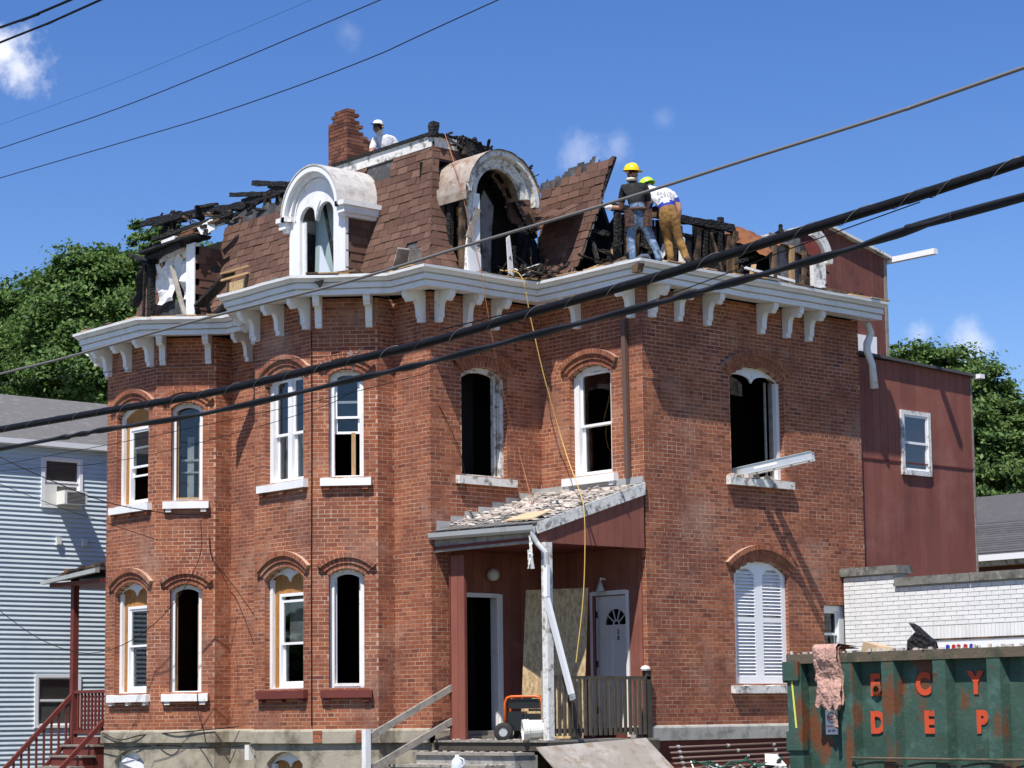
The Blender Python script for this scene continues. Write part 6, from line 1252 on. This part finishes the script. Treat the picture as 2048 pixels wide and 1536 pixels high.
# ------------------------------------------------------------------ trees
def tree(base, h, lobes, label, m='leaf', nleaf=16000, ls=.16, trunk=.35, group='trees behind the houses'):
    base = V3(base)
    t = thing('tree', base, label, 'tree', group) if trunk else None
    top = base+V3((0, 0, h*.62)); b = MB().tube([base, base+V3((.1, .05, h*.25)), base+V3((-.1, .1, h*.45)), top], [trunk, trunk*.75, trunk*.55, trunk*.25], 10)
    for c_, r in lobes: b.tube([base+V3((0, 0, h*.33)), (base+V3((0, 0, h*.4))).lerp(V3(c_), .5)+V3((0, 0, .2)), V3(c_)], [trunk*.38, trunk*.22, trunk*.06], 7)
    if trunk: b.build('trunk', 'bark', t, smooth=True)
    tot = sum(r**2 for _, r in lobes); vs = []; fs = []; rg = np.random.RandomState(int(abs(base.x*7+base.y*3)) % 999)
    for c_, r in lobes:
        n = int(nleaf*r*r/tot); ncl = max(24, int(n/110)); cl = []
        for k in range(ncl):                 # clumps sit on an uneven shell, leaves scatter round each clump
            d = rg.normal(size=3); d /= np.linalg.norm(d); d[2] = d[2] if d[2] > -.75 else -d[2]
            q = r*(.55+.52*rg.rand()**.6)*(1+.30*noise.noise(V3(d*2.1)+V3(c_)))
            cl.append((np.array(c_)+d*q*np.array((1, 1, .85)), d))
        ii = rg.randint(ncl, size=n); p = np.array([q[0] for q in cl])[ii]; d = np.array([q[1] for q in cl])[ii]
        p = p+rg.normal(size=(n, 3))*(.05+.09*rg.rand(ncl, 1)[ii])*r*np.array((1.15, 1.15, .5)); nn = d*.7+rg.normal(size=(n, 3))*.6+np.array((0, 0, .55)); nn /= np.linalg.norm(nn, axis=1)[:, None]
        a = np.cross(nn, rg.normal(size=(n, 3))); a /= np.linalg.norm(a, axis=1)[:, None]; e = np.cross(nn, a); s = (ls*(.5+.9*rg.rand(n)))[:, None]
        vs.append(np.stack([p-a*s, p-e*s*.55-nn*s*.12, p+a*s, p+e*s*.55-nn*s*.12], 1).reshape(-1, 3))
    A = np.concatenate(vs); q = np.arange(0, len(A), 4)[:, None]; F = np.concatenate([q+np.array([[0, 1, 2]]), q+np.array([[0, 2, 3]])], 1).reshape(-1, 3)
    me = bpy.data.meshes.new('crown'); A = A-np.array(base); me.vertices.add(len(A)); me.vertices.foreach_set('co', A.ravel()); me.loops.add(F.size); me.loops.foreach_set('vertex_index', F.ravel().astype(np.int32)); me.polygons.add(len(F)); me.polygons.foreach_set('loop_start', np.arange(0, F.size, 3, dtype=np.int32)); me.polygons.foreach_set('loop_total', np.full(len(F), 3, dtype=np.int32)); me.update(calc_edges=True); me.materials.append(MAT[m])
    if t is None: return tag(place(bpy.data.objects.new('reflection_trees', me), base), label, 'reflection_trees', kind='stuff')
    place(bpy.data.objects.new('crown', me), base, t); return t
def far(px, py, dist): return CAM+ray(px, py)*dist
def base_of(px, dist): p = far(px, 1440, dist); return (p.x, p.y, 0)
L1 = [(far(205, 615, 66), 2.0), (far(265, 600, 66), 1.5), (far(150, 655, 66), 1.9), (far(255, 715, 65), 2.2), (far(180, 755, 65), 2.2), (far(220, 555, 67), 1.0), (far(300, 675, 66), 1.5)]
tree(base_of(215, 66), 10, L1, 'broad dark green tree directly behind the left end of the brick house', 'leaf', 90000, .078)
L2 = [(far(60, 665, 70), 1.9), (far(20, 715, 70), 2.2), (far(110, 735, 69), 2.2), (far(50, 795, 68), 2.4), (far(-40, 695, 70), 2.4), (far(110, 645, 70), 1.2), (far(130, 825, 68), 2.0)]
tree(base_of(40, 70), 10, L2, 'leafy green tree above the blue house roof at the left edge', 'leaf', 90000, .078)
L3 = [(far(325, 530, 74), 1.5), (far(360, 590, 73), 1.8), (far(330, 500, 74), .9), (far(400, 550, 74), 1.3)]
tree(base_of(350, 74), 11, L3, 'green treetop showing through the burnt left dormer', 'leaf', 26000, .078)
L4 = [(far(1830, 785, 62), 1.6), (far(1890, 805, 62), 1.7), (far(1945, 835, 61), 1.6), (far(1850, 895, 61), 1.9), (far(1990, 895, 61), 1.6), (far(1930, 945, 60), 2.0), (far(1800, 755, 62), 1.0), (far(1970, 1005, 60), 1.5)]
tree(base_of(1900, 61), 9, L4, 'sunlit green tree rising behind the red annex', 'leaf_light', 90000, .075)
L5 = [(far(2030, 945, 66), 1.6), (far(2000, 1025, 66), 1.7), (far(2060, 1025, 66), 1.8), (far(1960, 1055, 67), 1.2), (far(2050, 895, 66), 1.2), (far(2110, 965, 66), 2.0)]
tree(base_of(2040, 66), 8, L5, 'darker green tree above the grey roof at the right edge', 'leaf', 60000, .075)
# unseen trees added across the road to darken reflections in the window panes
lo = [(V3((x+a, y+b_, z)), r) for x, y in ((-34, -33), (-24, -34), (-14, -32), (-4, -35), (-44, -34)) for a, b_, z, r in ((0, 0, 5.5, 3.0), (2.4, .3, 4.6, 2.4), (-2.4, -.2, 4.4, 2.5), (.6, -.4, 7.2, 1.9), (4.4, 0, 3.0, 2.0), (-4.4, 0, 3.0, 2.0))]
tree((-24, -33, 0), 8, lo, 'unseen line of trees added across the road to darken the lower pane reflections', 'leaf', 13000, .5, trunk=0, group=None)
# ------------------------------------------------------------------ people
RH = V3((RT.x, RT.y, 0)).normalized(); FH = V3((FW.x, FW.y, 0)).normalized()
def person(base, label, J, segs, mats, face=None, cat='person'):
    """J: joint -> (right, away, up, radius) as seen from the street; segs: (joint, joint, material key)"""
    base = V3(base); P = {k: base+RH*v[0]+FH*v[1]+V3((0, 0, v[2])) for k, v in J.items()}; keys = list(J); ix = {k: i for i, k in enumerate(keys)}
    me = bpy.data.meshes.new('person_skeleton'); me.from_pydata([P[k]-base for k in keys], [(ix[a], ix[b]) for a, b, _ in segs], [])
    o = bpy.data.objects.new('person_tmp', me); col.objects.link(o)
    sk = o.modifiers.new('skin', 'SKIN'); 
    if not me.skin_vertices:
        bpy.context.view_layer.objects.active = o
    for k, sv in zip(keys, me.skin_vertices[0].data):
        r = J[k][3]; sv.radius = (r, r) if not hasattr(r, '__len__') else r; sv.use_root = (k == 'pelvis')
    o.modifiers.new('sub', 'SUBSURF').levels = 2; o.modifiers['sub'].render_levels = 2
    bpy.context.view_layer.update(); ev = bpy.data.meshes.new_from_object(o.evaluated_get(bpy.context.evaluated_depsgraph_get())); bpy.data.objects.remove(o)
    names = list(dict.fromkeys(mats.values())); ev.materials.clear()
    for n_ in names: ev.materials.append(MAT[n_])
    A = np.array([P[a]-base for a, b, _ in segs]); B = np.array([P[b]-base for a, b, _ in segs]); rr = np.array([max(np.mean(J[a][3]), .02) for a, b, _ in segs]); AB = B-A; L2 = (AB**2).sum(1)+1e-9
    for p in ev.polygons:
        c_ = np.array(p.center); t = np.clip(((c_-A)*AB).sum(1)/L2, 0, 1); d = np.linalg.norm(c_-(A+AB*t[:, None]), axis=1)-rr*.9
        p.material_index = names.index(mats[segs[int(d.argmin())][2]]); p.use_smooth = True
    ev.name = 'person'; k = bpy.data.objects.new('person', ev); place(k, base); tag(k, label, cat, 'workers on the roof'); return k, P
def hand(J, S, w, side, tip, key='skin'):
    """palm with five unequal bent fingers growing from wrist joint w towards tip (right, away, up)"""
    x, y, z, r = J[w]; d = V3(tip).normalized(); a = d.cross(V3((0, 0, 1))); a = a.normalized() if a.length > .1 else V3((1, 0, 0)); n = a.cross(d); p0 = V3((x, y, z)); pm = p0+d*.07
    J[w+'p'] = (*pm, .030); S.append((w, w+'p', key))
    for i, (off, ln) in enumerate(((-.030, .060), (-.010, .075), (.010, .080), (.030, .068))):
        q = pm+d*.03+a*off; e = q+d*ln*.55; f = e+(d*.5-n*.8).normalized()*ln*.45
        J[f'{w}f{i}'] = (*e, .010); J[f'{w}g{i}'] = (*f, .008); S.append((w+'p', f'{w}f{i}', key)); S.append((f'{w}f{i}', f'{w}g{i}', key))
    q = p0+d*.045+a*.045*side; J[w+'t'] = (*q, .011); J[w+'u'] = (*(q+d*.04+a*.01*side-n*.015), .009); S.append((w, w+'t', key)); S.append((w+'t', w+'u', key))
def helmet(p, hat, parent, fwd, tilt=0):
    up = (V3((0, 0, 1))+fwd*tilt).normalized(); f = (fwd-up*fwd.dot(up)).normalized(); s = f.cross(up); b = MB(); n = 18; prof = [(1.0, 0), (.99, .25), (.90, .55), (.70, .80), (.40, .96), (.0, 1.0)]
    vs = [p+(f*(.135*math.cos(2*math.pi*j/n))+s*(.118*math.sin(2*math.pi*j/n)))*r+up*h*.125 for r, h in prof for j in range(n)]
    b.add(vs, [(i*n+j, i*n+(j+1) % n, (i+1)*n+(j+1) % n, (i+1)*n+j) for i in range(len(prof)-1) for j in range(n)])
    o = b.build('hard_hat', hat, parent, smooth=True)
    bb = MB(); v1 = []; v2 = []
    for j in range(n):
        a = 2*math.pi*j/n; e = .022+.055*max(0, math.cos(a))**2; d = f*math.cos(a)+s*math.sin(a); r0 = f*(.135*math.cos(a))+s*(.118*math.sin(a)); v1.append(p+r0*.98+up*.004); v2.append(p+r0+d*e-up*.008)
    bb.add(v1+v2, [(j, (j+1) % n, n+(j+1) % n, n+j) for j in range(n)]); bb.build('brim', hat, o)
    MB().tube([p+f*.13*math.cos(a)+up*(.128*math.sin(a)+.0) for a in [math.pi*i/12 for i in range(13)]], .010, 6).build('crest', hat, o)
    return o
def face(P, parent, fwd, dark='hair'):
    h = P['head']; s = fwd.cross(V3((0, 0, 1)))
    for e in (-1, 1):
        MB().lathe(h+fwd*.082+s*.034*e+V3((0, 0, .012)), fwd, [(0, -.012), (.013, -.008), (.015, 0), (.011, .006), (0, .009)], 10).build('eye', 'ink_dark', parent)
        MB().lathe(h+s*.092*e-fwd*.01+V3((0, 0, -.005)), s*e, [(.0, -.01), (.024, -.006), (.03, .006), (.018, .014), (0, .01)], 10).build('ear', 'skin', parent)
    MB().beam(h+fwd*.085-s*.022+V3((0, 0, -.062)), h+fwd*.085+s*.022+V3((0, 0, -.062)), .008, .010).build('mouth', 'leather', parent)
def body(sh='shirt', low='pants'):
    return [('pelvis', 'waist', low), ('waist', 'belly', sh), ('belly', 'chest', sh), ('chest', 'neck0', sh), ('neck0', 'neck', 'skin'), ('neck', 'jaw', 'skin'), ('jaw', 'head', 'skin'), ('head', 'crown', 'hair'), ('jaw', 'nose', 'skin'),
            ('chest', 'shL', sh), ('shL', 'slL', sh), ('slL', 'elL', 'skin'), ('elL', 'wrL', 'skin'), ('chest', 'shR', sh), ('shR', 'slR', sh), ('slR', 'elR', 'skin'), ('elR', 'wrR', 'skin'),
            ('pelvis', 'hipL', low), ('hipL', 'knL', low), ('knL', 'cfL', low), ('cfL', 'anL', low), ('anL', 'toL', 'boot'), ('pelvis', 'hipR', low), ('hipR', 'knR', low), ('knR', 'cfR', low), ('cfR', 'anR', low), ('anR', 'toR', 'boot')]
# worker in black at the roof corner, seen from behind, face turned back over his right shoulder
J = dict(pelvis=(0, 0, .80, .145), waist=(-.01, 0, .93, .135), belly=(-.03, .02, 1.05, .14), chest=(-.05, .05, 1.24, .155), neck0=(-.07, .06, 1.36, .08), neck=(-.08, .06, 1.41, .058), jaw=(-.085, .05, 1.475, .066), head=(-.09, .06, 1.54, .090), crown=(-.09, .06, 1.60, .080), nose=(.0, -.015, 1.50, .018),
         shL=(-.22, .10, 1.30, .078), slL=(-.25, .16, 1.13, .066), elL=(-.26, .24, 1.00, .046), wrL=(-.40, .30, 1.03, .034), shR=(.12, .04, 1.30, .078), slR=(.17, .10, 1.13, .066), elR=(.16, .20, 1.00, .046), wrR=(.05, .36, .98, .034),
         hipL=(-.09, 0, .73, .10), knL=(-.12, .06, .44, .074), cfL=(-.11, .0, .28, .066), anL=(-.10, -.03, .08, .058), toL=(-.12, .14, .04, .042), hipR=(.09, 0, .73, .10), knR=(.20, .08, .45, .074), cfR=(.27, .04, .30, .066), anR=(.33, .0, .08, .058), toR=(.36, .16, .04, .042))
S = body(); hand(J, S, 'wrL', 1, (-.9, .3, .2)); hand(J, S, 'wrR', -1, (-.5, .7, .0))
p2b = V3((2.50, 2.34, 8.96))
pp, P = person(p2b, 'worker in black shirt, jeans and yellow hard hat at the roof corner', J, S, dict(shirt='black_cloth', pants='denim', skin='skin_tan', hair='hair', boot='boot'))
fw2 = (RH*.75-FH*.6).normalized(); helmet(P['head']+V3((0, 0, .035)), 'hat_yellow', pp, fw2, .12); face(P, pp, fw2)
MB().tube([P['jaw']+RH*.07*math.cos(a)+FH*.07*math.sin(a)+V3((0, 0, -.055)) for a in [i*math.pi/8 for i in range(17)]], .032, 8).build('dust_mask', 'mask_cloth', pp, smooth=True)
for sx in (-.14, .15): MB().hexa([p2b+RH*a+FH*b_+V3((0, 0, z)) for a, b_, z in ((sx-.07, -.10, .62), (sx+.07, -.10, .62), (sx+.07, .08, .62), (sx-.07, .08, .62), (sx-.08, -.12, .88), (sx+.07, -.12, .90), (sx+.07, .10, .90), (sx-.08, .10, .88))]).build('tool_pouch', 'leather', pp)
MB().tube([p2b+V3((0, 0, .90))+RH*.155*math.cos(a)+FH*.15*math.sin(a) for a in [i*math.pi/8 for i in range(17)]], .026, 6).build('tool_belt', 'leather', pp)
for sx in (-1, 1): MB().lathe(P['wrL' if sx < 0 else 'wrR']+(-RH*.06 if sx < 0 else FH*.05), (-RH if sx < 0 else FH), [(.03, -.06), (.045, -.03), (.05, .02), (.04, .05), (0, .07)], 10).build('work_glove', 'white_cloth', pp, smooth=True)
# worker in white and blue behind him, leaning left
J = dict(pelvis=(.0, 0, .78, .15), waist=(-.02, .02, .91, .145), belly=(-.05, .05, 1.02, .15), chest=(-.13, .14, 1.20, .165), neck0=(-.24, .24, 1.28, .085), neck=(-.27, .27, 1.31, .060), jaw=(-.31, .31, 1.34, .066), head=(-.34, .34, 1.38, .090), crown=(-.36, .36, 1.43, .080), nose=(-.42, .42, 1.33, .018),
         shL=(-.26, .22, 1.20, .08), slL=(-.32, .28, 1.04, .068), elL=(-.34, .34, .90, .048), wrL=(-.40, .48, .82, .036), shR=(.04, .14, 1.22, .082), slR=(.13, .14, 1.08, .070), elR=(.18, .12, .92, .050), wrR=(.15, .20, .70, .037),
         hipL=(-.08, .02, .70, .108), knL=(-.02, .14, .42, .080), cfL=(.0, .10, .27, .072), anL=(.02, .06, .08, .06), toL=(-.02, .22, .04, .043), hipR=(.09, -.02, .70, .108), knR=(.15, .06, .42, .080), cfR=(.21, .04, .27, .074), anR=(.27, .0, .08, .062), toR=(.31, -.10, .04, .045))
S = body(); hand(J, S, 'wrL', 1, (-.3, .8, -.3)); hand(J, S, 'wrR', -1, (-.2, .3, -.9))
S = [(a, b, 'panel' if (a, b) in (('waist', 'belly'), ('shR', 'slR'), ('shL', 'slL')) else m_) for a, b, m_ in S]
p3b = V3((2.36, 3.06, 9.10))+RH*.10
pp, P = person(p3b, 'worker in white and blue shirt, tan trousers and lime hard hat leaning over', J, S, dict(shirt='white_cloth', panel='blue_cloth', pants='tan_cloth', skin='skin', hair='hair', boot='boot'))
helmet(P['head']+V3((0, 0, .03)), 'hat_green', pp, (-RH*.75+FH*.6).normalized(), .45); face(P, pp, (-RH*.75+FH*.6).normalized())
bf = Fr(p3b+RH*-.10-FH*.045+V3((0, 0, 1.08)), RH, -FH+V3((0, 0, .35)), V3((0, 0, 1))+FH*.35); bf.n = bf.t.cross(bf.u)
text_mesh('lettering', 'BRAVE', 'ink_dark', bf, .02, .052, .06, .085, pp, thick=.004, bold=.0)
# man in white by the chimney, seen from the chest up
J = dict(pelvis=(.10, .1, .62, .15), waist=(.08, .08, .74, .145), belly=(.05, .04, .85, .15), chest=(.02, -.02, 1.02, .160), neck0=(-.05, -.08, 1.12, .08), neck=(-.07, -.10, 1.16, .056), jaw=(-.10, -.13, 1.20, .064), head=(-.10, -.13, 1.27, .088), crown=(-.10, -.12, 1.33, .078), nose=(-.16, -.24, 1.24, .017),
         shL=(-.16, -.04, 1.05, .082), slL=(-.20, -.10, .90, .070), elL=(-.22, -.18, .76, .048), wrL=(-.18, -.32, .62, .036), shR=(.17, .02, 1.07, .082), slR=(.24, .04, .93, .072), elR=(.26, .0, .78, .048), wrR=(.18, -.16, .66, .036),
         hipL=(.0, .1, .54, .10), knL=(-.06, -.12, .36, .076), cfL=(-.02, .0, .22, .066), anL=(.0, .12, .08, .055), toL=(-.02, -.02, .04, .04), hipR=(.2, .1, .54, .10), knR=(.24, -.10, .36, .076), cfR=(.25, .02, .22, .066), anR=(.26, .14, .08, .055), toR=(.26, .0, .04, .04))
S = body(); hand(J, S, 'wrL', 1, (.1, -.6, -.6)); hand(J, S, 'wrR', -1, (-.4, -.6, -.4))
q = at(768, 262, 'y', 1.75); p1b = V3((q.x, 1.75, q.z-1.24))
MB().box(Fr(p1b, (1, 0, 0)), -.5, .6, -.4, .5, -.12, -.0).build('roof_platform', 'char', house)
pp, P = person(p1b, 'man in white shirt and cap crouching on the roof by the chimney', J, S, dict(shirt='white_cloth', pants='denim', skin='skin_tan', hair='hair', boot='boot'))
f1_ = (-RH*.45-FH*.9).normalized(); face(P, pp, f1_)
hp_ = P['head']+V3((0, 0, .045)); b = MB(); s_ = f1_.cross(V3((0, 0, 1))); n = 16; prof = [(1, 0), (.97, .35), (.75, .78), (.4, .96), (0, 1)]
b.add([hp_+(f1_*.106*math.cos(2*math.pi*j/n)+s_*.100*math.sin(2*math.pi*j/n))*r+V3((0, 0, h*.095)) for r, h in prof for j in range(n)], [(i*n+j, i*n+(j+1) % n, (i+1)*n+(j+1) % n, (i+1)*n+j) for i in range(4) for j in range(n)])
cp = b.build('cap', 'plastic_white', pp, smooth=True)
MB().add([hp_+f1_*a+s_*e+V3((0, 0, z)) for a, e, z in ((.06, -.095, .012), (.17, -.08, -.012), (.215, 0, -.02), (.17, .08, -.012), (.06, .095, .012), (.09, 0, .022))], [(0, 1, 2, 5), (2, 3, 4, 5)]).build('visor', 'hair', cp)
